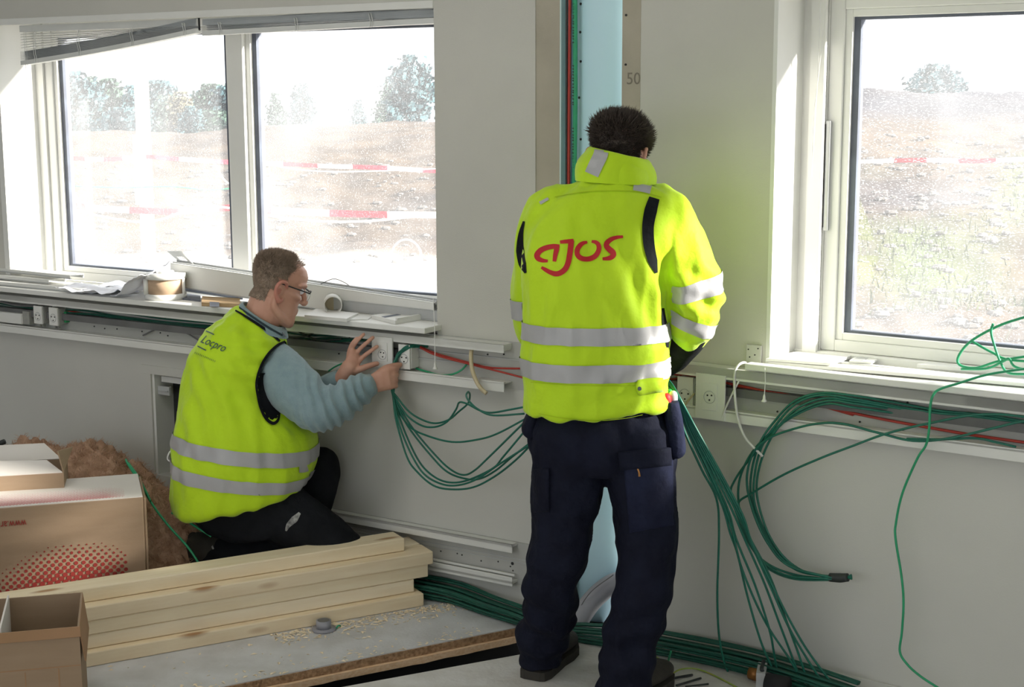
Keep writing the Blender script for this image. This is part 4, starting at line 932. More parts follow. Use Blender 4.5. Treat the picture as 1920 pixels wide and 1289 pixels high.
# trousers
LLp = [((993, 800), (1130, 805), 4.40, .125), ((998, 850), (1134, 860), 4.40, .125), ((996, 900), (1132, 900), 4.40, .115), ((996, 940), (1124, 940), 4.41, .108), ((1001, 985), (1112, 985), 4.41, .098), ((990, 1050), (1098, 1050), 4.42, .092), ((981, 1105), (1088, 1105), 4.44, .090), ((980, 1150), (1076, 1150), 4.48, .085), ((967, 1182), (1066, 1190), 4.51, .085), ((974, 1222), (1058, 1222), 4.535, .080), ((977, 1246), (1052, 1242), 4.545, .075)]
RLp = [((1118, 800), (1262, 795), 4.395, .125), ((1128, 850), (1266, 850), 4.385, .125), ((1136, 900), (1266, 900), 4.375, .118), ((1146, 940), (1267, 940), 4.37, .110), ((1154, 990), (1269, 990), 4.36, .102), ((1158, 1040), (1266, 1050), 4.35, .096), ((1152, 1105), (1262, 1105), 4.34, .092), ((1140, 1155), (1248, 1155), 4.335, .088), ((1128, 1200), (1232, 1200), 4.33, .086), ((1122, 1250), (1222, 1250), 4.31, .084), ((1121, 1300), (1226, 1300), 4.30, .084), ((1125, 1325), (1226, 1322), 4.295, .08)]
hip = loftS([((1015, 742), (1228, 742), 4.40, .110), ((1004, 770), (1240, 770), 4.40, .120), ((994, 812), (1262, 810), 4.40, .138), ((996, 850), (1265, 850), 4.395, .130), ((1010, 878), (1255, 878), 4.39, .110)], .85, 40)
tr = union([hip, loftS(LLp, .9, 30), loftS(RLp, .9, 30)], .0075, 4)
def tfold(c, n):
    d = .008*nz(c, (10, 10, 8), 4) + .005*nz(c, (26, 26, 16), 9) + .005*(1-np.abs(nz(c, (12, 12, 9), 41))*3)
    low = np.clip((.48-c[:, 2])/.3, 0, 1)
    d += .006*low*np.sin(c[:, 2]*70+4*nz(c, (6, 6, 3), 2))
    return d
displace(tr, tfold)
trs = newobj('trousers', tr, M['navy'], p1, None, True); tt = bvh(tr)
def pocket(name, pts2, Y0, th, m, parent, tbl):
    """sewn-on pocket: outline polygon in pixels laid on the cloth and given thickness"""
    c = V((sum(p[0] for p in pts2)/len(pts2), sum(p[1] for p in pts2)/len(pts2), 0)); vs = []; n = len(pts2); rings = []
    for s in (1.0, .93, .6, .25):
        rr = []
        for p in pts2:
            q = c + (V((p[0], p[1], 0))-c)*s; h = hit(tbl, q.x, q.y, th*(0.1 if s == 1.0 else 1.0)); rr.append(h if h is not None else at(q.x, q.y, Y0*KS))
        rings.append(rr)
    vs, fs = skinrings(rings, False); fs.append(tuple((len(rings)-1)*n+j for j in range(n)))
    return newobj(name, mesh(vs, fs), M[m], parent, None, True)
def dens(poly, k=5): return [tuple(V((*poly[i], 0)).lerp(V((*poly[(i+1) % len(poly)], 0)), t/k).to_2d()) for i in range(len(poly)) for t in range(k)]
pocket('cargo_pocket', dens([(1168, 862), (1262, 852), (1264, 985), (1180, 1000)]), 4.25, .012, 'navy2', trs, tt)
pocket('pocket_flap', dens([(1158, 848), (1262, 838), (1262, 874), (1162, 884)]), 4.25, .018, 'navy', trs, tt)
pocket('cargo_pocket', dens([(998, 880), (1030, 878), (1030, 960), (1000, 962)]), 4.28, .012, 'navy', trs, tt)
newobj('zip_pull', mesh(*ribbon(tt, [(1195, 878), (1198, 886), (1199, 894)], [2.5, 3, 4], .016, 3)), M['brass'], trs)
# hanging tool pockets
def blob(rows, p=.8): return loftS(rows, p, 24)
hpR = union([blob([((1244, 752), (1272, 750), 4.36, .040), ((1246, 790), (1279, 788), 4.35, .050), ((1247, 825), (1284, 825), 4.35, .055), ((1252, 850), (1285, 846), 4.35, .045), ((1262, 858), (1280, 854), 4.35, .03)])], .005, 3); displace(hpR, lambda c, n: .004*nz(c, (30, 30, 14), 3))
tp_ = newobj('tool_pocket', hpR, M['navy2'], p1, None, True)
newobj('tool_handle', mesh(*limb([A(1251, 770, 4.35), A(1249, 746, 4.345)], [.012, .014], 14, 3)), M['redlogo'], tp_, None, True)
newobj('tool_handle', mesh(*limb([A(1264, 770, 4.37), A(1262, 741, 4.365)], [.010, .013], 14, 3)), M['alu'], tp_, None, True)
newobj('tool_handle', mesh(*limb([A(1257, 770, 4.39), A(1256, 735, 4.385)], [.007, .008], 12, 3)), M['sock_green'], tp_, None, True)
hpL = union([blob([((988, 774), (1012, 778), 4.40, .045), ((979, 795), (1010, 795), 4.40, .05), ((978, 810), (1010, 812), 4.40, .05), ((990, 821), (1010, 822), 4.40, .04)])], .005, 3)
newobj('tool_pocket', hpL, M['navy'], p1, None, True)
# boots
def boot(name, heel, toe, h, wd, par, m='boot'):
    d = (toe-heel); L_ = d.length; d.normalize(); s = V((-d.y, d.x, 0)); z0 = heel.z
    rows = [(0, .70, .10), (.06, .86, .11), (.25, .92, .115), (.45, .90, .095), (.65, 1.0, .075), (.85, .95, .062), (1.0, .55, .045)]
    rg = [[heel + d*(t*L_) + s*(wd*a*math.cos(2*math.pi*k/20)) + V((0, 0, .02+max(0, hh*.5*(1+math.sin(2*math.pi*k/20))))) for k in range(20)] for t, a, hh in rows]
    sh = [ering(heel + d*(.20*L_) + V((0, 0, z)), s*wd*.8, d*.045, .9, 20) for z in (.05, .08, .11, .13)]
    o = newobj(name, union([skinrings(rg), skinrings(sh)], .006, 3), M[m], par, None, True)
    pl = [(t*L_, a*wd*1.04) for t, a in ((-.02, .5), (0, .75), (.1, .92), (.3, .92), (.5, .88), (.68, 1.0), (.86, .92), (.98, .6), (1.02, .2))]
    poly = [heel + d*x + s*y for x, y in pl] + [heel + d*x - s*y for x, y in pl[::-1]]
    n = len(poly); vs = [V((q.x, q.y, z0+.001)) for q in poly] + [V((q.x, q.y, z0+.028)) for q in poly]
    newobj('sole', mesh(vs, [tuple(range(n-1, -1, -1)), tuple(range(n, 2*n))] + [(i, (i+1) % n, n+(i+1) % n, n+i) for i in range(n)]), M['sole'], o)
    return o
lc_ = A(1014, 1246, 4.545); rc_ = A(1176, 1322, 4.295)
for c_, dd in ((lc_, V((.43, .90, 0))), (rc_, V((.59, .81, 0)))):
    h_ = V((c_.x, c_.y, 0)) - dd*.062; boot('boot', h_, h_ + dd*.285, .1, .052, p1)

# ------------------------------------------------------------------ kneeling worker
YK = 5.12
def Q(x, y, Y=YK): return at(x, y, Y)
hk = Q(519, 543, 5.13)
HMk = Matrix.Translation(hk) @ Matrix.Rotation(R(-68), 4, 'Z') @ Matrix.Rotation(R(-21), 4, 'X') @ Matrix.Scale(.98, 4)
kb = head_parts(HMk)
kb.append(limb([Q(505, 560, 5.13), Q(490, 600, 5.13), Q(470, 640, 5.13)], [.066, .066, .085]))
kb.append(limb([Q(470, 640), Q(455, 720), Q(455, 820), Q(455, 930)], [.09, .14, .15, .14]))
KRA = [Q(512, 690, 5.10), Q(552, 732, 5.0), Q(600, 767, 4.95), Q(645, 755, 4.99), Q(688, 727, 5.06)]
KLA = [Q(490, 665, 5.22), Q(545, 735, 5.20), Q(590, 745, 5.16), Q(625, 722, 5.14), Q(648, 708, 5.125)]
kb.append(limb([Q(470, 660)]+KRA, [.06, .05, .048, .044, .036, .029])); kb.append(limb([Q(470, 660)]+KLA, [.06, .05, .045, .042, .034, .028]))
# left hand spread on the cover plate: palm, three visible fingers, the little finger behind, the thumb apart
YH = 5.115
def Hh(x, y, dy=0.0): return at(x, y, YH+dy)
kb.append(limb([Hh(637, 714), Hh(645, 703), Hh(656, 688)], [.026, .027, .030], 16))
def flat(rows, th):   # palm slab from pairs of edge points
    return skinrings([ering((Hh(*a, dy)+Hh(*b, dy))/2, (Hh(*a, dy)-Hh(*b, dy))/2, V((.3, .95, 0)).normalized()*t, .8, 16) for a, b, dy, t in rows])
kb.append(flat([((637, 697), (641, 724), 0, .024), ((644, 684), (660, 712), .0, .022), ((651, 668), (673, 695), .004, .020), ((657, 655), (675, 676), .008, .017), ((661, 650), (675, 668), .010, .012)], .02))
for pts_, r0, r1 in (([(656, 674), (660, 654), (670, 639), (682, 627)], .0088, .0070), ([(663, 677), (671, 659), (685, 645), (699, 633)], .0092, .0074), ([(669, 683), (680, 670), (694, 659), (707, 650)], .0094, .0075), ([(652, 674), (655, 656), (661, 643), (669, 634)], .0080, .0064)):
    kb.append(finger([Hh(*pts_[0], .004), Hh(*pts_[1], .010), Hh(*pts_[2], .002), Hh(*pts_[3], .010)], r0, r1))
kb.append(finger([Hh(655, 700, -.004), Hh(676, 692, -.010), Hh(692, 686, -.008), Hh(707, 682, .004)], .0135, .0095))
# right hand closed round the cables
YF = 5.07
def Ff(x, y, dy=0.0): return at(x, y, YF+dy)
def flatF(rows): return skinrings([ering((Ff(*a, dy)+Ff(*b, dy))/2, (Ff(*a, dy)-Ff(*b, dy))/2, V((.25, .97, 0)).normalized()*t, .75, 18) for a, b, dy, t in rows])
kb.append(flatF([((684, 709), (694, 738), -.005, .026), ((700, 699), (708, 736), -.010, .026), ((716, 690), (722, 733), -.014, .023), ((730, 686), (737, 730), -.012, .020), ((738, 688), (743, 726), -.004, .015)]))
for i, (yk, L_) in enumerate(((690, .9), (701, 1.0), (712, .95), (722, .8))):
    kb.append(finger([Ff(722, yk, -.010), Ff(738-i*.3, yk+1, -.012), Ff(744-i*.8, yk+2, .014), Ff(740-i, yk+3, .040*L_+.006), Ff(727, yk+3, .046)], .0108, .0086))
kb.append(finger([Ff(706, 703, -.006), Ff(722, 691, -.006), Ff(738, 686, .002), Ff(750, 684, .016)], .013, .0095))
# legs
knee = Q(648, 1046, 4.99)
kb.append(limb([Q(460, 930, 5.05), Q(560, 985, 5.02), knee], [.09, .07, .06])); kb.append(limb([knee, Q(520, 1062, 5.06), Q(410, 1052, 5.12)], [.055, .05, .04]))
kb.append(limb([Q(470, 920, 5.2), Q(540, 890, 5.22), Q(606, 868, 5.21)], [.08, .06, .045])); kb.append(limb([Q(606, 868, 5.21), Q(594, 960, 5.19), Q(575, 1050, 5.16)], [.045, .045, .04]))
p2 = newobj('person', union(kb, .0036, 3), M['skin'], None, None, True, label='kneeling person with glasses and yellow hi-vis vest over a grey-blue fleece', category='person')
eyes(HMk, p2)
KI = HMk.inverted()
def ear_zone(c):
    q = KI @ c; return q.x > .0765 and -.045 < q.y < .022 and -.048 < q.z < .046
newobj('ear', shell(p2.data, ear_zone, .0006), M['skin_red'], p2, None, True)
def scalp_k(p):
    q = KI @ p
    if q.length > .15 or (abs(q.x) > .072 and q.z < .045): return 0
    hl = .052+.018*abs(q.x)/.07             # receding front hairline
    if q.y > .005 and q.z < hl + (q.y-.005)*.95: return 0
    if q.y > -.012 and q.z < .020: return 0
    if q.y > -.040 and q.z < .0: return 0
    if q.z < -.050: return 0
    return .10 if q.y > .018 else 1
def flow_k(p):
    q = KI @ p
    return (HMk.to_3x3().normalized() @ V((0, -.15, -.7)).lerp(V((.1, .45, .5)), min(1, max(0, (q.z-.02)/.10))))*.8
kcap = shell(p2.data, lambda c: scalp_k(c) > .5, .002); displace(kcap, lambda c, n: .0015*nz(c, 60)+.0015*nz(c, 120, 3))
ko = newobj('hair', kcap, M['hair_lt'], p2, None, True)
newobj('hair_strands', hairs(p2.data, scalp_k, 12000, lambda p: .008+.014*min(1, max(0, ((KI @ p).z-.03)/.07))*(.5 if (KI @ p).y > .02 else 1), .0006, flow_k, 9, .28), M['hair_lt'], ko, kind='stuff')
# glasses
gl = newobj('glasses', mesh(*join([tube([HMk @ V(p) for p in [(s*.080, -.012, .028), (s*.079, .030, .027), (s*.074, .082, .026), (s*.068, .100, .025)]], .0024, 8, 4) for s in (-1, 1)] +
    [tube([HMk @ V(p) for p in [(-.068, .100, .030), (-.040, .108, .033), (-.012, .112, .031), (0, .113, .029), (.012, .112, .031), (.040, .108, .033), (.068, .100, .030)]], .0028, 8, 4)])), M['screw'], p2, None, True)
for s in (-1, 1):
    rim = [HMk @ V((s*(.038+.027*math.cos(R(a))), .109-.004*math.cos(R(a))-.002, .014+.018*math.sin(R(a)))) for a in range(0, 361, 15)]
    newobj('rim', mesh(*tube(rim, .0011, 6, 0)), M['alu'], gl, None, True)
    newobj('lens', mesh(rim[:-1], [tuple(range(len(rim)-1))]), M['lens'], gl)
# fleece: collar and both sleeves
fl_parts = [limb([Q(506, 676, 5.11), Q(530, 702, 5.045), Q(553, 730, 5.0), Q(590, 764, 4.955), Q(606, 770, 4.945), Q(640, 753, 4.985), Q(676, 731, 5.035), Q(686, 726, 5.055)], [.078, .090, .094, .080, .070, .064, .056, .046], 28),
            limb([Q(490, 660, 5.2), Q(545, 730, 5.2), Q(590, 742, 5.16), Q(620, 724, 5.14), Q(632, 716, 5.133)], [.075, .065, .055, .046, .042], 20)]
fz = union(fl_parts, .006, 4)
def ffold(c, n):
    e_ = np.array(Q(640, 755, 4.95)); r2 = ((c-e_)**2).sum(1)
    d = .0105*np.exp(-r2/.014)*np.sin((c[:, 0]*.95+c[:, 2]*.30)*190 + 2.5*nz(c, 12, 2))
    return d + .004*nz(c, (12, 12, 12), 4) + .0012*nz(c, 90, 7)
displace(fz, ffold)
fleece = newobj('fleece_jacket', fz, M['fleece'], p2, None, True)
newobj('cuff', union([limb([Q(680, 729, 5.045), Q(690, 726, 5.060)], [.040, .036], 20)], .005, 2), M['fleecedk'], fleece, None, True)
newobj('cuff', union([limb([Q(628, 722, 5.135), Q(639, 711, 5.125)], [.036, .031], 20)], .005, 2), M['blackcloth'], fleece, None, True)
# folded fleece collar, two layers with a dark edge
def cring(l, r, Y, d): return pring(l, r, Y, d, .95, 36)
rA = [cring((441, 590), (540, 634), 5.125, .098), cring((445, 574), (537, 622), 5.127, .092), cring((455, 566), (532, 614), 5.128, .080)]
rB = [[p + (sum(r_, V())/36-p).normalized()*.006 for p in r_] for r_ in rA][::-1]
cc_ = skinrings(rA+rB, False)
fc = newobj('collar', mesh(*cc_), M['fleece'], fleece, None, True); tfc = bvh(fc.data)
newobj('collar_edge', mesh(*ribbon(tfc, [(446, 575), (470, 592), (500, 612), (530, 629)], [3, 4, 4, 3], .003, 6)), M['fleecedk'], fc)
# vest
vt = loftP([((449, 574), (520, 612), 5.125, .085), ((432, 584), (532, 632), 5.12, .110), ((412, 600), (538, 648), 5.115, .135), ((386, 620), (536, 668), 5.11, .155), ((366, 650), (530, 700), 5.10, .175), ((348, 690), (536, 740), 5.10, .185), ((343, 730), (558, 775), 5.10, .20), ((335, 780), (588, 806), 5.10, .225), ((326, 830), (594, 838), 5.10, .235), ((323, 870), (590, 868), 5.10, .24), ((325, 910), (583, 890), 5.10, .24), ((329, 952), (576, 904), 5.10, .235), ((340, 962), (566, 910), 5.10, .22)], .88, 48)
ve = union([vt], .0075, 4)
def vfold(c, n):
    d = .006*nz(c, (8, 8, 3.2), 6) + .0055*nz(c, (22, 22, 8), 12) + .0045*(1-np.abs(nz(c, (14, 14, 6), 33))*3)
    sh_ = np.array(Q(500, 655, 4.97)); r2 = ((c-sh_)**2).sum(1); d += .006*np.exp(-r2/.02)*np.sin((c[:, 2]*1.0+.2*c[:, 0])*110)
    w_ = np.array(Q(400, 740, 4.93)); r2 = ((c-w_)**2).sum(1); d += .006*np.exp(-r2/.05)*np.sin((c[:, 0]*1.0+.45*c[:, 2])*85+2*nz(c, 5, 3))
    return d
displace(ve, vfold)
ARM = [(537, 640), (520, 649), (504, 664), (490, 688), (482, 718), (485, 745), (491, 768), (500, 782), (510, 789), (519, 785), (526, 772), (560, 790), (600, 790), (600, 700), (560, 650)]
bm = bmesh.new(); bm.from_mesh(ve); bmesh.ops.delete(bm, geom=[f for f in bm.faces if f.calc_center_median().y < 5.10 and f.normal.y < .35 and inside(ARM, *pix(f.calc_center_median()))], context='FACES')
tv0 = bvh(ve); bm.to_mesh(ve); bm.free()
und = union([loftP([((455, 600), (520, 630), 5.12, .09), ((400, 640), (520, 690), 5.11, .14), ((372, 700), (540, 740), 5.10, .165), ((352, 780), (565, 800), 5.11, .185), ((345, 860), (562, 850), 5.11, .19), ((350, 940), (545, 900), 5.11, .18)], .9, 36)], .01, 3)
newobj('undershirt', und, M['blackcloth'], p2, None, True)
vest = newobj('vest', ve, M['hivis'], p2, None, True); tv = tv0
def vband(pa, pb, pc, pd_):
    a, b = Q(*pa, 5.10), Q(*pb, 5.10); d = (b-a).normalized(); n1 = d.cross(V((0, 1, 0))); n1 = n1 if n1.z > 0 else -n1
    c_, e_ = Q(*pc, 5.10), Q(*pd_, 5.10); d2 = (e_-c_).normalized(); n2 = d2.cross(V((0, 1, 0))); n2 = n2 if n2.z < 0 else -n2
    return [(a, n1), (c_, n2)]
newobj('reflective_strip', shell(ve, lambda c: True, .0035, vband((329, 800), (593, 832), (330, 826), (590, 858))), M['refl'], vest, None, True)
newobj('reflective_strip', shell(ve, lambda c: True, .0035, vband((324, 850), (580, 884), (324, 876), (578, 905))), M['refl'], vest, None, True)
newobj('reflective_strip', mesh(*ribbon(tv, [(520, 619), (527, 626), (534, 634)], [10, 10, 9], .006, 4)), M['refl'], vest, None, True)
# black binding of the armhole and the dark lining showing below it
newobj('armhole_binding', mesh(*ribbon(tv, [(535, 640), (520, 648), (503, 664), (489, 688), (481, 718), (484, 745), (490, 768), (500, 786), (512, 794), (521, 788), (524, 774)], [4, 5, 5, 5, 5, 5, 5, 6, 6, 5, 4], .007, 6)), M['blackcloth'], vest, None, True)
pocket('armhole_lining', dens([(478, 735), (486, 775), (500, 796), (520, 798), (534, 780), (530, 740), (505, 700), (486, 700)], 4), 5.0, -.014, 'blackcloth', vest, tv)
newobj('neck_binding', mesh(*ribbon(tv, [(441, 582), (455, 590), (480, 606), (505, 623), (525, 640)], [3, 4, 5, 5, 4], .006, 6)), M['blackcloth'], vest, None, True)
newobj('label_tag', mesh(*ribbon(tv, [(561, 879), (569, 879), (577, 877)], [15, 15, 14], .006, 4)), M['refl'], vest)
# print on the back of the vest
def vprint(name, body_, size, px, py, ang, m, sx=1.0, shear=0.0):
    me = text_mesh(body_, size, 0.0); bm = bmesh.new(); bm.from_mesh(me); bmesh.ops.subdivide_edges(bm, edges=[e for e in bm.edges if e.calc_length() > size*.3], cuts=2); c, s = math.cos(R(ang)), math.sin(R(ang))
    miss = []
    for v in bm.verts:
        x, y = v.co.x*sx, -v.co.y
        x -= y*shear
        h = hit(tv, px + c*x - s*y, py + s*x + c*y, .005)
        if h is not None: v.co = h
        else: miss.append(v)
    bmesh.ops.delete(bm, geom=miss, context='VERTS')
    bm.to_mesh(me); bm.free(); return newobj(name, me, M[m], vest)
vprint('printed_name', 'Locpro', 23, 374, 641, 23, 'inkprint', .72, .35)
newobj('printed_line', mesh(*ribbon(tv, [(386, 620.5), (394, 624), (401, 627.5)], [2.2, 2.2, 2.2], .005, 4)), M['inkprint'], vest)
newobj('printed_line', mesh(*ribbon(tv, [(370, 649), (378, 653), (386, 657)], [2.2, 2.2, 2.2], .005, 4)), M['inkprint'], vest)
# the small faded line below cannot be read in the photograph: a row of worn strokes
ln = []
for i in range(13):
    x = 366+i*3.1; y = 661.5+i*1.32; ln.append(ribbon(tv, [(x, y-1.6), (x-.8, y+1.9)], [1.0, 1.0], .005, 2))
newobj('faded_print', mesh(*join(ln)), M['inkprint2'], vest)
# trousers and boot
kt = union([loftP([((352, 950), (560, 915), 5.10, .20), ((378, 982), (570, 945), 5.09, .18), ((425, 1008), (560, 985), 5.06, .14)], .9, 36),
    limb([Q(455, 930, 5.04), Q(520, 958, 5.02), Q(590, 1000, 4.995), knee], [.115, .108, .098, .085], 26), limb([knee, Q(520, 1050, 5.05), Q(420, 1040, 5.11), Q(400, 1036, 5.12)], [.080, .080, .066, .060], 24),
    limb([Q(470, 915, 5.2), Q(545, 890, 5.22), Q(600, 872, 5.215)], [.10, .088, .070], 24), limb([Q(602, 874, 5.215), Q(598, 905, 5.20), Q(585, 960, 5.18), Q(575, 1050, 5.16)], [.070, .070, .066, .055], 22)], .0075, 4)
displace(kt, lambda c, n: .005*nz(c, 11, 3)+.003*nz(c, 28, 8))
ktr = newobj('trousers', kt, M['blackcloth'], p2, None, True); tkt = bvh(kt)
newobj('dust_smear', mesh(*ribbon(tkt, [(562, 962), (552, 974), (541, 985), (536, 996)], [5, 13, 9, 3], .003, 5)), M['dust'], ktr)
newobj('dust_smear', mesh(*ribbon(tkt, [(396, 1022), (400, 1030)], [4, 3], .003, 4)), M['dust'], ktr)
kbt = union([limb([Q(420, 1040, 5.11), Q(392, 1030, 5.12), Q(374, 1022, 5.13)], [.058, .056, .048], 20), limb([Q(374, 1026, 5.13), Q(376, 1060, 5.13), Q(384, 1082, 5.12)], [.044, .042, .034], 18)], .006, 3)
bo = newobj('boot', kbt, M['boot'], p2, None, True)
newobj('sole', union([limb([Q(362, 1008, 5.13), Q(366, 1040, 5.13), Q(376, 1082, 5.125)], [.020, .022, .020], 14)], .005, 2), M['sole'], bo, None, True)
b2_ = wl(-.86, .06, 0)
boot('boot', V((b2_.x-.06, b2_.y-.08, 0)), V((b2_.x+.10, b2_.y-.02, 0)), .1, .045, p2)
# belt cord loop at the back
newobj('cord_loop', mesh(*tube([Q(324, 842, 5.10), Q(317, 850, 5.09), Q(314, 860, 5.09), Q(319, 865, 5.09), Q(326, 858, 5.09)], .0028, 6)), M['wcable'], p2)
# ================================================================== CABLES
def pj(p, r): return [V(q)+V((random.uniform(-r, r), random.uniform(-r, r), random.uniform(-r, r))) for q in p]
# --- the bunch the kneeling worker grips: out of the trunking, through his fist, then fanning out in loops
def hd(x, y, Y): return at(x, y, Y)
head_in = [onL(800, 648, .012), onL(783, 648, .03), onL(765, 650, .06), hd(748, 664, 5.10), hd(738, 684, 5.09), hd(734, 703, 5.10), hd(736, 728, 5.09)]
fan = [
 ([(743, 743), (767, 772), (793, 788), (817, 794), (842, 787), (860, 772), (877, 757), (881, 742), (878, 735), (874, 742), (880, 753), (897, 768), (925, 779), (983, 776)], 'with the small twist at its crest'),
 ([(741, 745), (762, 778), (790, 798), (815, 801), (838, 791), (855, 768), (861, 755), (875, 757), (900, 770), (922, 774), (958, 768), (990, 762)], 'second from the top, with a sharp peak'),
 ([(743, 763), (768, 800), (800, 817), (847, 829), (893, 825), (933, 813), (995, 780)], 'third from the top, a shallow even sag'),
 ([(739, 750), (757, 805), (783, 861), (807, 889), (837, 904), (873, 902), (923, 879), (945, 855), (995, 795)], 'in the middle of the lower loops'),
 ([(741, 750), (765, 800), (810, 857), (840, 886), (873, 898), (900, 898), (930, 882), (960, 857), (1000, 826)], 'turning up latest among the lower loops'),
 ([(742, 752), (775, 805), (820, 858), (847, 882), (870, 891), (890, 882), (915, 859), (990, 785)], 'innermost of the lower loops'),
 ([(737, 745), (743, 790), (763, 857), (783, 886), (813, 911), (847, 918), (887, 914), (927, 894), (968, 862), (1003, 826)], 'hanging lowest of all'),
 ([(738, 745), (748, 795), (770, 850), (795, 889), (828, 908), (860, 910), (895, 898), (940, 868), (1000, 830)], 'just above the lowest one')]
for i, (p, t) in enumerate(fan):
    q = pj(head_in, .005); yy = np.linspace(5.08, 4.60, len(p))
    cable(q + [hd(x, y, float(Y)) for (x, y), Y in zip(p, yy)], .0034, 'green', 'green cable looping from the gripping fist, '+t, 'cables held in the kneeling worker\'s fist')
# --- the bunch that falls from the standing worker's hip to the floor
hip = [
 ([(1266, 742), (1280, 800), (1315, 880), (1343, 935), (1348, 1000), (1345, 1112), (1348, 1190), (1357, 1238), (1377, 1291)], 'leftmost, hanging straight down'),
 ([(1268, 742), (1286, 800), (1325, 885), (1355, 950), (1369, 1000), (1383, 1040), (1401, 1117), (1426, 1202), (1446, 1249), (1461, 1291)], 'second from the left'),
 ([(1269, 742), (1290, 802), (1330, 885), (1360, 955), (1374, 1000), (1388, 1058), (1415, 1126), (1442, 1179), (1484, 1242), (1510, 1291)], 'crossing over two others low down'),
 ([(1269, 742), (1291, 800), (1335, 890), (1366, 960), (1381, 1013), (1415, 1096), (1442, 1179), (1451, 1224), (1462, 1291)], 'turning straight down at the floor bundle'),
 ([(1270, 742), (1294, 800), (1340, 890), (1374, 960), (1397, 1013), (1433, 1094), (1460, 1166), (1482, 1224), (1507, 1291)], 'fourth from the right at floor level'),
 ([(1270, 742), (1297, 800), (1344, 888), (1382, 962), (1401, 1000), (1442, 1078), (1473, 1161), (1498, 1229), (1518, 1291)], 'third from the right at floor level'),
 ([(1271, 742), (1300, 800), (1347, 886), (1388, 965), (1406, 1013), (1448, 1108), (1478, 1175), (1509, 1229), (1549, 1291)], 'second from the right at floor level'),
 ([(1272, 742), (1303, 800), (1350, 885), (1392, 965), (1410, 1018), (1455, 1112), (1487, 1175), (1520, 1229), (1567, 1291)], 'rightmost, reaching furthest along the floor')]
for i, (p, t) in enumerate(hip):
    q = [A(1240, 695, 4.62), A(1256, 722, 4.52)]
    d = [.33-.0*k for k in range(len(p))]; d = np.linspace(.36, .10, len(p))
    cable(pj(q, .006) + [onR(x, y, float(o)) for (x, y), o in zip(p, d)], .0035, 'green', 'green cable falling from the standing worker\'s hip, '+t, 'cables falling from the standing worker\'s hip')
# --- the coil hanging from the right trunking, ends taped together
coil = [
 ([(1990, 800), (1850, 779), (1760, 770), (1680, 755), (1600, 742), (1540, 737), (1490, 752), (1452, 790), (1425, 830), (1410, 880), (1408, 930), (1425, 985), (1455, 1035), (1495, 1070), (1560, 1083)], 'outermost where it leaves the trunking'),
 ([(1990, 805), (1850, 782), (1760, 775), (1680, 762), (1600, 748), (1540, 741), (1492, 757), (1456, 795), (1428, 838), (1415, 890), (1414, 940), (1432, 992), (1462, 1040), (1500, 1070), (1560, 1084)], 'running just inside the outermost'),
 ([(1990, 806), (1850, 783), (1760, 776), (1680, 765), (1600, 752), (1545, 747), (1496, 765), (1460, 800), (1434, 845), (1420, 895), (1421, 940), (1440, 1000), (1470, 1045), (1510, 1073), (1562, 1082)], 'in the middle of the thick arc'),
 ([(1990, 808), (1850, 786), (1760, 779), (1680, 768), (1600, 757), (1550, 752), (1490, 775), (1440, 822), (1400, 868), (1378, 900), (1370, 925), (1382, 965), (1408, 1025), (1440, 1058), (1490, 1078), (1560, 1087)], 'bulging furthest to the left'),
 ([(1990, 812), (1850, 790), (1760, 783), (1680, 775), (1600, 764), (1545, 758), (1480, 785), (1425, 830), (1395, 875), (1384, 920), (1390, 975), (1412, 1030), (1440, 1066), (1490, 1086), (1562, 1088)], 'hanging lowest towards the taped end'),
 ([(1990, 790), (1850, 777), (1747, 793), (1663, 813), (1597, 837), (1537, 860), (1470, 890), (1410, 925), (1384, 945), (1395, 985), (1420, 1040), (1470, 1078), (1560, 1086)], 'cutting straight across the lower flange'),
 ([(1990, 785), (1920, 790), (1863, 803), (1780, 822), (1713, 827), (1647, 812), (1580, 795), (1530, 795), (1480, 807), (1440, 823), (1412, 850), (1400, 900), (1412, 960), (1440, 1020), (1480, 1062), (1560, 1084)], 'making a flat wave before the lower flange')]
for i, (p, t) in enumerate(coil):
    n = len(p); o = [(.035 if x > 1600 else .075) for x, y in p]; o = [float(v) + random.uniform(-.006, .006) for v in o]
    if i >= 5: o = [.085]*n
    p = [(2400, p[0][1]+48)] + p; o = [.035] + o
    cable([onR(x, y, v) for (x, y), v in zip(p, o)], .0036, 'green', 'green cable of the hanging coil, '+t, 'coil of cables on the right-hand wall')
tp_end = newobj('taped_cable_end', mesh(*tube([onR(1556, 1083, .075), onR(1575, 1084, .075), onR(1590, 1083, .075)], [.013, .014, .012], 14, 4)), M['bcable'], None, smooth=True, label='black tape wound round the ends of the hanging coil', category='tape')
for k in range(6): newobj('cable_tip', mesh(*tube([onR(1588, 1083, .075), onR(1597, 1078+k*1.6, .07+k*.003)], .003, 6, 0)), M['green'], tp_end)
cable([onR(1700, 823, .085), onR(1770, 824, .08), onR(1830, 822, .075), onR(1870, 830, .07), onR(1905, 838, .066)], .0034, 'green', 'green cable end resting on the lower flange at the far right', name='cable_end')
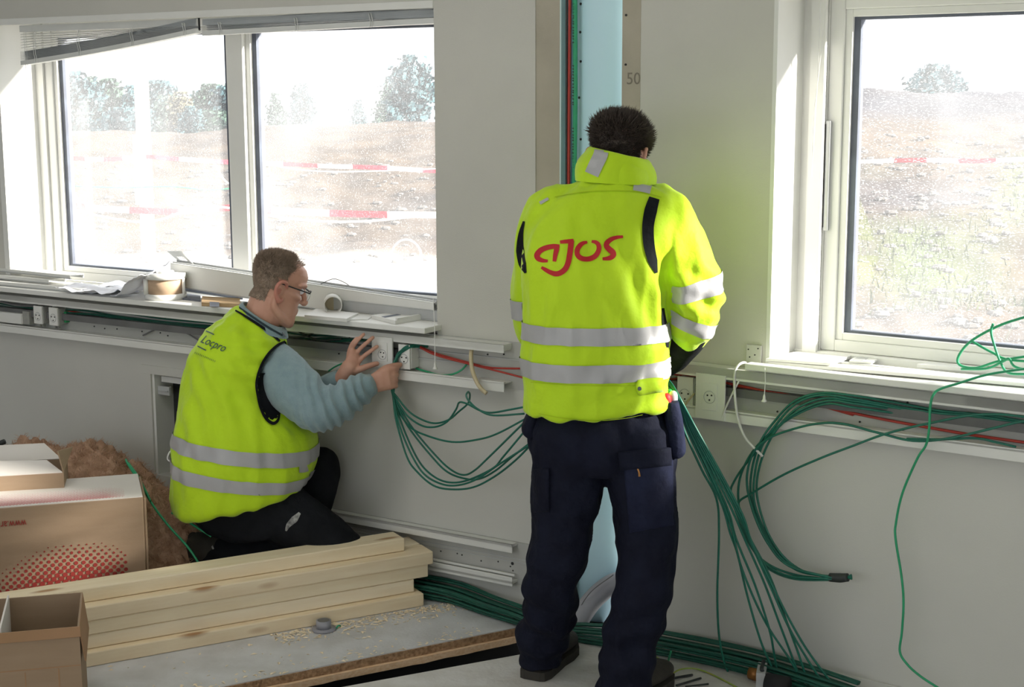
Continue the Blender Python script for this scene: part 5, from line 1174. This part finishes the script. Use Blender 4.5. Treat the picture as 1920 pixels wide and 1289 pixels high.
# --- single bright cable over the right sill and down to the floor, and the loop on the sill
def rs(x, y, z): return fl(x, y, z)
loop = [(2300, 500), (2120, 545), (1990, 575), (1920, 595), (1870, 612), (1820, 640), (1797, 668), (1800, 685), (1830, 690), (1870, 678), (1920, 669), (1990, 660), (2200, 655)]
cable([onR(x, y, -.02) for x, y in loop], .0038, 'green2', 'bright green cable making the big loop above the right sill', 'bright cables tangled on the right sill')
cable([onR(x, y, -.01) for x, y in [(1822, 640), (1860, 661), (1895, 675), (1990, 680)]], .0036, 'green2', 'bright green cable crossing the loop on the right sill downwards', 'bright cables tangled on the right sill')
cable([onR(x, y, .0) for x, y in [(1862, 607), (1858, 622), (1865, 650), (1876, 680), (1890, 699), (1925, 702)]], .0036, 'green2', 'bright green cable dropping steeply through the loop on the right sill', 'bright cables tangled on the right sill')
cable([onR(x, y, .0) for x, y in [(1802, 692), (1850, 691), (1880, 678), (1892, 673), (1902, 687), (1930, 693), (1990, 690)]], .0036, 'green2', 'bright green cable with a tight kink lying lowest on the right sill', 'bright cables tangled on the right sill')
drop = [(2300, 662, .0), (1990, 684, .03), (1920, 692, .06), (1850, 703, .085), (1800, 718, .10), (1762, 730, .105), (1749, 742, .112), (1744, 765, .114), (1742, 805, .112), (1736, 835, .10), (1720, 860, .09), (1692, 925, .06), (1680, 980, .05), (1679, 1010, .05), (1690, 1080, .05), (1694, 1130, .05), (1691, 1185, .05), (1687, 1222, .05), (1700, 1245, .06), (1725, 1268, .07), (1765, 1294, .08)]
cable([onR(x, y, o) for x, y, o in drop], .0036, 'green2', 'single bright green cable hanging alone down the right-hand wall')
# --- left trunking
for i, (p, t) in enumerate([
 ([(-20, 566), (60, 578), (150, 577), (220, 585), (300, 597), (400, 606), (480, 612), (560, 627), (640, 630), (690, 628)], 'topmost of the cables lying in it'),
 ([(-20, 570), (60, 582), (150, 582), (215, 592), (300, 603), (400, 612), (480, 620), (560, 634), (640, 637), (700, 633)], 'second from the top'),
 ([(-20, 574), (60, 585), (160, 588), (230, 597), (310, 608), (400, 615), (480, 626), (560, 640), (640, 640), (700, 638)], 'in the middle of the run'),
 ([(-20, 578), (60, 588), (170, 590), (240, 602), (320, 611), (400, 617), (500, 632), (560, 638), (620, 634), (700, 640)], 'lowest of the run')]):
    cable([onL(x, y, random.uniform(.012, .026)) for x, y in p], .0034, 'greendk', 'shaded green cable along the open left trunking, '+t, 'cables in the left trunking')
cable([onL(553, 617, .05), onL(575, 630, .05), onL(600, 638, .045), onL(640, 636, .04)], .0034, 'bcable', 'dark cable crossing just beyond the kneeling worker\'s chin, falling')
cable([onL(540, 632, .05), onL(565, 632, .05), onL(582, 627, .048), onL(596, 620, .045)], .0034, 'bcable', 'dark cable crossing just beyond the kneeling worker\'s chin, rising')
cable([onL(-20, 560, .03), onL(30, 572, .03), onL(70, 574, .025)], .006, 'duct', 'thick grey cable at the far left of the trunking')
cable([onL(40, 573, .02), onL(75, 575, .02), onL(130, 583, .016), onL(170, 590, .014)], .003, 'red', 'reddish cable behind the two grey sockets')
cable([onL(268, 629, .02), onL(295, 617, .03), onL(325, 617, .035), onL(350, 625, .03), onL(375, 640, .02)], .0032, 'duct', 'thin grey cable arching below the left trunking\'s divider')
cable([onL(616, 696, .07), onL(628, 688, .075), onL(645, 681, .075), onL(662, 681, .07)], .003, 'green2', 'short green cable arch behind the kneeling worker\'s wrists')
cable([onL(780, 691, .02), onL(800, 697, .03), onL(825, 703, .04), onL(848, 702, .04), onL(865, 694, .03), onL(876, 682, .015)], .0034, 'green2', 'green cable sagging under the white pull cord')
for i, (p, t) in enumerate([([(788, 650), (812, 661), (845, 671), (882, 681), (915, 689), (950, 691), (1000, 691)], 'upper'), ([(788, 652), (812, 664), (845, 674), (885, 684), (925, 694), (960, 703), (1010, 716)], 'lower')]):
    cable([onL(x, y, .028+.006*i) for x, y in p], .0034, 'red', t+' red cable leaving the trunking towards the standing worker')
cable([onR(1248, 699, .02), onR(1275, 703, .02), onR(1300, 706, .02), onR(1390, 724, .02), onR(1440, 735, .022), onR(1486, 743, .024), onR(1600, 775, .02), onR(1800, 812, .02), onR(1990, 840, .018), onR(2400, 905, .018)], .0042, 'red', 'thick red cable running right from behind the white cover plate')
cable([onR(1250, 712, .02), onR(1262, 711, .02), onR(1276, 709, .02)], .0034, 'red', 'short red cable end beside the set-back socket')
cable([onR(1372, 722, .016), onR(1420, 731, .018), onR(1486, 746, .018), onR(1600, 778, .016)], .0042, 'red', 'second red cable lying under the thick red one')
# beige tube, white cables
cable([onL(884, 655, .04), onL(883, 670, .055), onL(885, 692, .075), onL(893, 715, .085), onL(903, 730, .09), onL(912, 738, .09)], .0072, 'beige', 'curved beige plastic tube end hanging from the trunking', cat='tube', name='plastic_tube', seg=12)
cable([onR(1404, 685, .012), onR(1396, 680, .03), onR(1385, 684, .05), onR(1378, 697, .06), onR(1377, 725, .065), onR(1380, 765, .07), (onR(1386, 795, .075)), onR(1400, 825, .08), onR(1430, 856, .08)], .0042, 'wcable', 'thicker white cable drooping from the junction plate', name='white_cable')
cable([onR(1424, 686, .012), onR(1408, 688, .03), onR(1396, 697, .045), onR(1380, 725, .06), onR(1362, 762, .066), onR(1352, 788, .06)], .003, 'wcable', 'thinner white cable crossing behind the thicker one', name='white_cable')
cable([onR(1282, 765, .06), onR(1290, 752, .055), onR(1302, 738, .05)], .003, 'beige', 'short pale wire before the set-back socket', name='white_cable')
# --- thick bundle along the foot of the wall
keys = [(-.36, .30), (-.20, .26), (-.05, .24)]
for i in range(20):
    a, b_ = random.uniform(-.05, .05), random.uniform(0, .055)
    def P(x, y, z, k=1.0): 
        p = fl(x, y, z); return p + V((a*.55*k, a*.85*k, b_*k + random.uniform(0, .004)))
    pts = [fl(700, 1082, .004)+V((0, a*.6, b_*.5)), P(775, 1112, .004), P(850, 1128, .004), P(915, 1150, .004, .9), P(972, 1168, .006, .8)]
    pts += [fl(1035, 1186, .006)+V((a*.4, a*.6, b_*.5)), P(1090, 1200, .004, .8), P(1180, 1214, .004), P(1290, 1234, .004), P(1400, 1258, .004), P(1500, 1288, .004), P(1600, 1322, .004)]
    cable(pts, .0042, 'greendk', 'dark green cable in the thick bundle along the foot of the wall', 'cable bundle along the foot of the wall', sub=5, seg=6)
newobj('cable_tie', mesh(*tube([fl(1432, 1240, .07), fl(1428, 1256, .06), fl(1436, 1268, .03)], .006, 8)), M['bcable'], None, smooth=True, label='black tie wrapped over the floor bundle near the copper fitting', category='tie')
# cables standing in the recess beside the column
cable([wl(-.092, .0, 0.0), wl(-.088, .0, .8), wl(-.091, .0, 1.4), wl(-.089, .0, 2.0), wl(-.088, .0, 2.7)], .0052, 'red', 'red cable running up the recess beside the blue column', name='riser_cable')
gr = cable([wl(-.071, .0, 0.0), wl(-.068, .002, .7), wl(-.073, .0, 1.3), wl(-.067, .002, 1.7), wl(-.071, .0, 2.2), wl(-.069, .0, 2.7)], .0075, 'green2', 'thick printed green cable running up beside the blue column', name='riser_cable', seg=12)
gt = bvh(gr.data); mk = []
for k in range(60):
    y = 6+k*5.6+random.uniform(-1, 1)
    if (k//7) % 3 == 2: continue
    x0 = 1075 - y*.003
    mk.append(ribbon(gt, [(x0-1.4, y), (x0+1.4, y+.5)], [1.8, 1.8], .001, 2))
mk = [m_ for m_ in mk if all(v is not None for v in m_[0])]
if mk: newobj('cable_print', mesh(*join(mk)), M['screw'], gr)
cable([wl(-.101, .0, 0.0), wl(-.099, .0, 1.0), wl(-.101, .0, 2.7)], .004, 'bcable', 'dark cable behind the red one in the recess', name='riser_cable')
# green cables over the mineral wool
cable([at(236, 862, 5.28), at(240, 871, 5.24), at(262, 905, 5.17), at(285, 945, 5.10), at(315, 985, 5.04), at(352, 1026, 5.0), at(375, 1060, 4.97)], .0042, 'green2', 'bright green cable running down over the mineral wool to the boot')
cable([at(240, 868, 5.26), at(258, 893, 5.19), at(275, 925, 5.12), at(282, 940, 5.10)], .0042, 'green2', 'second bright green cable beside the one over the mineral wool')
cable([at(325, 958, 5.06), at(350, 970, 5.03), at(375, 985, 5.0), at(400, 1004, 4.98)], .0042, 'green2', 'green cable passing under the back of the vest hem')
cable([at(322, 962, 5.06), at(348, 976, 5.03), at(372, 991, 5.0), at(396, 1006, 4.98)], .0042, 'green2', 'green cable just below the one under the vest hem')
cable([at(-8, 838, 5.25), at(2, 831, 5.25), at(9, 828, 5.25)], .010, 'bcable', 'dark hose end above the mineral wool at the far left', cat='hose', name='hose_end')
# ================================================================== OUTSIDE
def earth_mat():
    m = mat('earth_bank', (.135, .095, .064), (.062, .042, .028), 1.6, .95, .9, 9, detail=10); nt = m.node_tree; N = nt.nodes; L = nt.links
    b = N['Principled BSDF']; old = b.inputs['Base Color'].links[0].from_socket
    at_ = N.new('ShaderNodeAttribute'); at_.attribute_name = 'cover'
    sep = N.new('ShaderNodeSeparateColor'); L.new(at_.outputs['Color'], sep.inputs[0])
    def mixin(prev, fac, col):
        mx = N.new('ShaderNodeMixRGB'); L.new(fac, mx.inputs[0]); L.new(prev, mx.inputs[1]); mx.inputs[2].default_value = (*col, 1); return mx.outputs[0]
    p = mixin(old, sep.outputs[0], (.42, .385, .34)); p = mixin(p, sep.outputs[1], (.085, .12, .025)); p = mixin(p, sep.outputs[2], (.05, .045, .055))
    L.new(p, b.inputs['Base Color']); return m
M['earth'] = earth_mat()
def gz(x, y):
    """ground height outside: flat hard-standing at the left, an earth bank behind it, a rising mound at the right"""
    t = x/y
    w_ = min(1, max(0, (t+.02)/.16)); w_ = w_*w_*(3-2*w_)
    left = -.35 + max(0, min(1, (y-19)/10))**1.2*(1.30+.9*max(0, t+.22)) ; left -= max(0, y-33)*.10
    right = -.32 + max(0, y-10.5)/20*2.0; right -= max(0, y-31)*.14
    h = left*(1-w_)+right*w_
    r_ = max(0, min(1, (y-17)/3))*(1-w_)+w_*max(0, min(1, (y-8)/4))
    h += r_*(.16*noise.noise(V((x*.5, y*.35, 0)))+.07*noise.noise(V((x*1.7, y*1.2, 4)))+.035*noise.noise(V((x*5, y*4, 9))))
    return h
xs = np.linspace(-.55, .62, 240); ys = np.concatenate([np.linspace(6.2, 14, 60), np.linspace(14.1, 36, 130), np.linspace(37, 190, 30)])
vs, fs, cv = [], [], []
for y in ys:
    for t in xs:
        x = float(t*(y+3)); y_ = float(y); z = gz(x, y_); vs.append((x, y_, z))
        tt_ = x/y_; w_ = min(1, max(0, (tt_+.02)/.16))
        flat = max(0, min(1, (19.6-y_)/.8))*(1-w_)
        gn = w_*max(0, min(1, (tt_-.225)/.05))*max(0, min(1, noise.noise(V((x*.45+3, y_*.30, 2)))*2.2+.45))*max(0, min(1, (23-y_)/3))*max(0, min(1, (y_-12.6)/1.5)) + (1-w_)*max(0, noise.noise(V((x*.8, y_*.6, 7)))-.45)*2
        dk = w_*max(0, min(1, (y_-26)/2))*.9 + w_*.75*math.exp(-((tt_-.255)/.035)**2-((y_-18.5)/1.6)**2) + .5*(1-w_)*max(0, noise.noise(V((x*.25, y_*.9, 11)))-.05) + .4*w_*max(0, noise.noise(V((x*.8, y_*.8, 21))))
        cv.append((flat, min(1, gn), min(1, dk), 1))
nx = len(xs)
for j in range(len(ys)-1):
    for i in range(nx-1): a = j*nx+i; fs.append((a, a+1, a+nx+1, a+nx))
gm = mesh(vs, fs); ca = gm.color_attributes.new('cover', 'FLOAT_COLOR', 'POINT'); ca.data.foreach_set('color', np.array(cv).ravel())
newobj('ground', gm, M['earth'], None, None, True, **ST)
# apron of ground right outside the wall, so the facade stands on something
newobj('ground', prism([wl(-12, -.31, 0).to_2d()[:], wl(0, -.31, 0).to_2d()[:], wr(9, -.31, 0).to_2d()[:], (9, 6.4), (4, 9), (-9, 14)][::1], -.6, -.33), mat('paving_outside', (.55, .52, .47), (.48, .45, .40), 1.5, .9, .3, 20), **ST)
# wooden post
def spot(x, Y): 
    d = ray(x, 300); X = d.x/d.y*Y; return X, Y
X, Y = spot(271, 18.6)
po = newobj('wooden_post', boxes([(-.075, .075, -.075, .075, -1.0, 2.62)], .01), W1, None, Matrix.Translation((X, Y, -.36)), label='tall pale wooden post standing outside the left pane', category='post')
newobj('post_patch', boxes([(-.04, .04, -.079, -.075, .40, .62)]), M['alu'], po, Matrix.Translation((X, Y, -.36)))
newobj('post_cleat', boxes([(-.13, -.075, -.05, .05, .75, 1.62)], .01), W2, po, Matrix.Translation((X, Y, -.36)))
# red and white barrier tapes
M['tapered'] = mat('barrier_red', (.62, .035, .06), (.56, .03, .05), 5, .5); M['tapewhite'] = mat('barrier_white', (.85, .84, .82), None, 5, .5)
def tape(label, pts, h, seg, ph=0, Ys=None):
    P = catmull([at(x, y, Yv) for x, y, Yv in pts], 14); s = [0]
    for a, b_ in zip(P, P[1:]): s.append(s[-1]+(b_-a).length)
    vs, fs, mi = [], [], []
    n = int(s[-1]/(seg/4)); 
    for i in range(n+1):
        d = i*seg/4; k = max(j for j in range(len(s)) if s[j] <= d+1e-9); k = min(k, len(P)-2); f = (d-s[k])/(s[k+1]-s[k]); q = P[k].lerp(P[k+1], f)
        tw = .012*math.sin(d*3); vs += [q+V((0, -tw, h/2)), q+V((0, tw, -h/2)), q+V((0, tw+.004, -h/2)), q+V((0, -tw+.004, h/2))]
    for i in range(n):
        for k in range(4): fs.append((i*4+k, i*4+(k+1) % 4, i*4+4+(k+1) % 4, i*4+4+k)); mi.append(int((i+ph)//4) % 2)
    me = mesh(vs, fs); o = newobj('barrier_tape', me, [M['tapered'], M['tapewhite']], None, label=label, category='barrier tape'); me.polygons.foreach_set('material_index', mi); return o
tape('upper red and white barrier tape outside the two-pane window', [(60, 294, 20), (140, 297, 19.5), (200, 299, 19), (271, 294, 18.5), (330, 298, 18.7), (430, 304, 19), (500, 306, 19), (600, 311, 19), (700, 314, 19), (790, 319, 19), (900, 324, 19)], .055, .44, 2)
tape('lower red and white barrier tape outside the two-pane window', [(60, 380, 18), (140, 386, 18), (200, 392, 17.8), (271, 395, 17.6), (330, 397, 17.5), (440, 389, 17), (500, 394, 17), (600, 399, 17), (700, 402, 17), (800, 403, 17), (900, 404, 17)], .075, .66, 0)
tape('red and white barrier tape outside the single-pane window', [(1560, 305, 19), (1640, 302, 19), (1740, 300, 18.5), (1830, 302, 18), (1920, 298, 18), (2000, 296, 18)], .055, .46, 1)
for i, (p, m_, r_, t) in enumerate([([(140, 394, 17), (200, 408, 17), (255, 416, 17), (300, 412, 17), (340, 398, 17), (390, 387, 17), (440, 392, 17), (500, 404, 17), (600, 415, 17), (700, 414, 17), (830, 400, 17)], 'wcable', .014, 'white rope slung below the lower barrier tape'),
        ([(400, 303, 18), (412, 325, 18), (425, 342, 18), (445, 350, 18)], 'wcable', .012, 'white rope hanging down beside the mullion outside'),
        ([(140, 349, 18), (230, 352, 18), (320, 350, 18), (390, 356, 18), (445, 352, 18)], 'green2', .010, 'pale green line strung across outside the left pane'),
        ([(500, 308, 18.5), (560, 318, 18.5), (620, 322, 18.5), (700, 321, 18.5), (830, 316, 18.5)], 'wcable', .009, 'thin white line under the upper barrier tape, right pane'),
        ([(733, 486, 15), (738, 464, 15), (752, 451, 15), (770, 451, 15), (786, 466, 15), (793, 500, 15), (797, 540, 15)], 'wcable', .010, 'white hose arching up from the ground outside the right pane')]):
    cable([at(x, y, Yv) for x, y, Yv in p], r_, m_, t, cat='rope', name='rope', seg=5)
# trees beyond the bank
leafm = [mat('leaf_blue_green', (.075, .15, .165), (.05, .105, .12), 3, .9), mat('leaf_green', (.10, .165, .12), (.065, .115, .09), 3, .9), mat('leaf_autumn', (.20, .17, .10), (.13, .12, .07), 3, .9)]
barkm = mat('bark', (.10, .08, .06), None, 8, .9)
def tree(label, px, top, Y, wpx, m, n=900, seed=0, base=None, loose=.0):
    r = random.Random(seed); X, _ = spot(px, Y); zt = HC + (172-top)/FPX*Y; z0 = gz(X, Y)-.3; wd = wpx/FPX*Y/2
    root = empty('tree', (X, Y, z0), label=label, category='tree', group='trees beyond the earth bank')
    newobj('trunk', mesh(*tube([V((X, Y, z0)), V((X+wd*.05, Y, (z0+zt)/2)), V((X, Y, zt-wd*.3))], [wd*.07, wd*.05, wd*.02], 7, 4)), barkm, root)
    vs, fs = [], []; H = zt-max(z0, HC-(300-172)/FPX*Y)
    bl = [(r.uniform(-.75, .75), r.uniform(-.5, .5), r.uniform(.15, .86)) for _ in range(16)] + [(0, 0, .93), (.25, .1, .8), (-.3, 0, .78)]
    for i in range(n):
        bx_, by_, bz_ = bl[r.randrange(len(bl))]; k = math.sqrt(max(.05, 1-abs(bz_-.45)*1.3))
        c = V((X+(bx_*k+r.gauss(0, .16+loose))*wd, Y+(by_*k+r.gauss(0, .16))*wd, zt-H+(min(1.0, bz_+r.gauss(0, .07+loose*.4)))*H))
        s = wd*r.uniform(.07, .15); a = V((r.gauss(0, 1), r.gauss(0, 1), r.gauss(0, 1))).normalized(); b_ = a.orthogonal().normalized(); q = a.cross(b_)
        k2 = len(vs); vs += [c+b_*s, c+q*s*.7, c-b_*s, c-q*s*.7]; fs.append((k2, k2+1, k2+2, k2+3))
    newobj('crown', mesh(vs, fs), m, root)
TR_ = [(180, 142, 135, 80, 1, 'tree between the darkest one and the wooden post'), (255, 158, 128, 80, 0, 'tree directly behind the wooden post outside'), (330, 176, 118, 80, 1, 'middle-height tree right of the bluish one, left pane'), (385, 168, 128, 80, 0, 'tree behind the autumn-tinted one, left pane'), (425, 160, 118, 80, 0, 'tree right next to the mullion, left pane'), (120, 140, 128, 80, 0, 'tree half hidden by the left window frame'), (240, 200, 105, 120, 0, 'broad low shrub left of the wooden post'), (410, 205, 105, 110, 1, 'broad low shrub near the mullion'),
       (150, 134, 120, 110, 0, 'darkest rounded tree at the left edge of the left pane'), (215, 146, 130, 90, 1, 'green tree just left of the wooden post outside'), (300, 150, 125, 90, 0, 'bluish tree just right of the wooden post outside'),
       (345, 170, 110, 70, 2, 'autumn-tinted low tree in the middle of the left pane'), (400, 156, 125, 90, 1, 'green tree next to the mullion in the left pane'), (360, 196, 100, 60, 0, 'low dark bush at the foot of the trees, left pane'),
       (440, 165, 130, 60, 0, 'tree half hidden by the mullion outside'), (570, 154, 120, 62, 0, 'separate round tree at the left of the right pane'), (520, 172, 130, 50, 1, 'small pale tree between the mullion and the round one'),
       (675, 184, 120, 36, 0, 'smallest tree on the bank in the right pane'), (768, 106, 100, 110, 0, 'tall loose tree at the right edge of the right pane'), (730, 150, 110, 60, 1, 'lower tree leaning on the tall loose one'),
       (1745, 126, 90, 130, 0, 'only tree seen beyond the mound in the single-pane window')]
for i, (px, top, Y, wpx, k, lab) in enumerate(TR_): tree(lab, px, top, Y, wpx, leafm[k], 2600, i+3, loose=.05 if i in (10, 12) else 0)
# stones and clods on the mound and the bank
sv, sf = [], []
for i in range(900):
    t = random.uniform(.12, .42) if i < 600 else random.uniform(-.3, 0); y = random.uniform(11, 24) if i < 600 else random.uniform(18.5, 26); x = t*y; s = random.uniform(.02, .07)
    q = sphere((x, y, gz(x, y)+s*.2), s*random.uniform(.7, 1.4), s, s*.6, 6, 4); k = len(sv); sv += q[0]; sf += [tuple(k+i_ for i_ in f) for f in q[1]]
newobj('stones', mesh(sv, sf), mat('stone_grey', (.20, .18, .17), (.13, .12, .11), 4, .9), None, label='grey stones and clods strewn over the earth outside', category='stones', kind='stuff')
gv, gf = [], []
for i in range(9000):
    t = random.uniform(.10, .46); y = random.uniform(10.5, 22); x = t*y
    if noise.noise(V((x*.45+3, y*.30, 2)))*2.2+.4 < random.uniform(.1, .9) or (t-.225)/.05 < random.random() or y < 12.6: continue
    z = gz(x, y); a = random.uniform(0, 6.28); h = random.uniform(.05, .16); d = V((math.cos(a), math.sin(a), 0)); p = V((x, y, z-.01)); k = len(gv)
    gv += [p-d*.008, p+d*.008, p+V((random.uniform(-.05, .05), random.uniform(-.05, .05), h))]; gf.append((k, k+1, k+2))
newobj('grass', mesh(gv, gf), mat('grass_blade', (.085, .115, .028), (.06, .085, .02), 2, .8), None, label='thin green grass growing on the mound outside the right window', category='grass', kind='stuff')
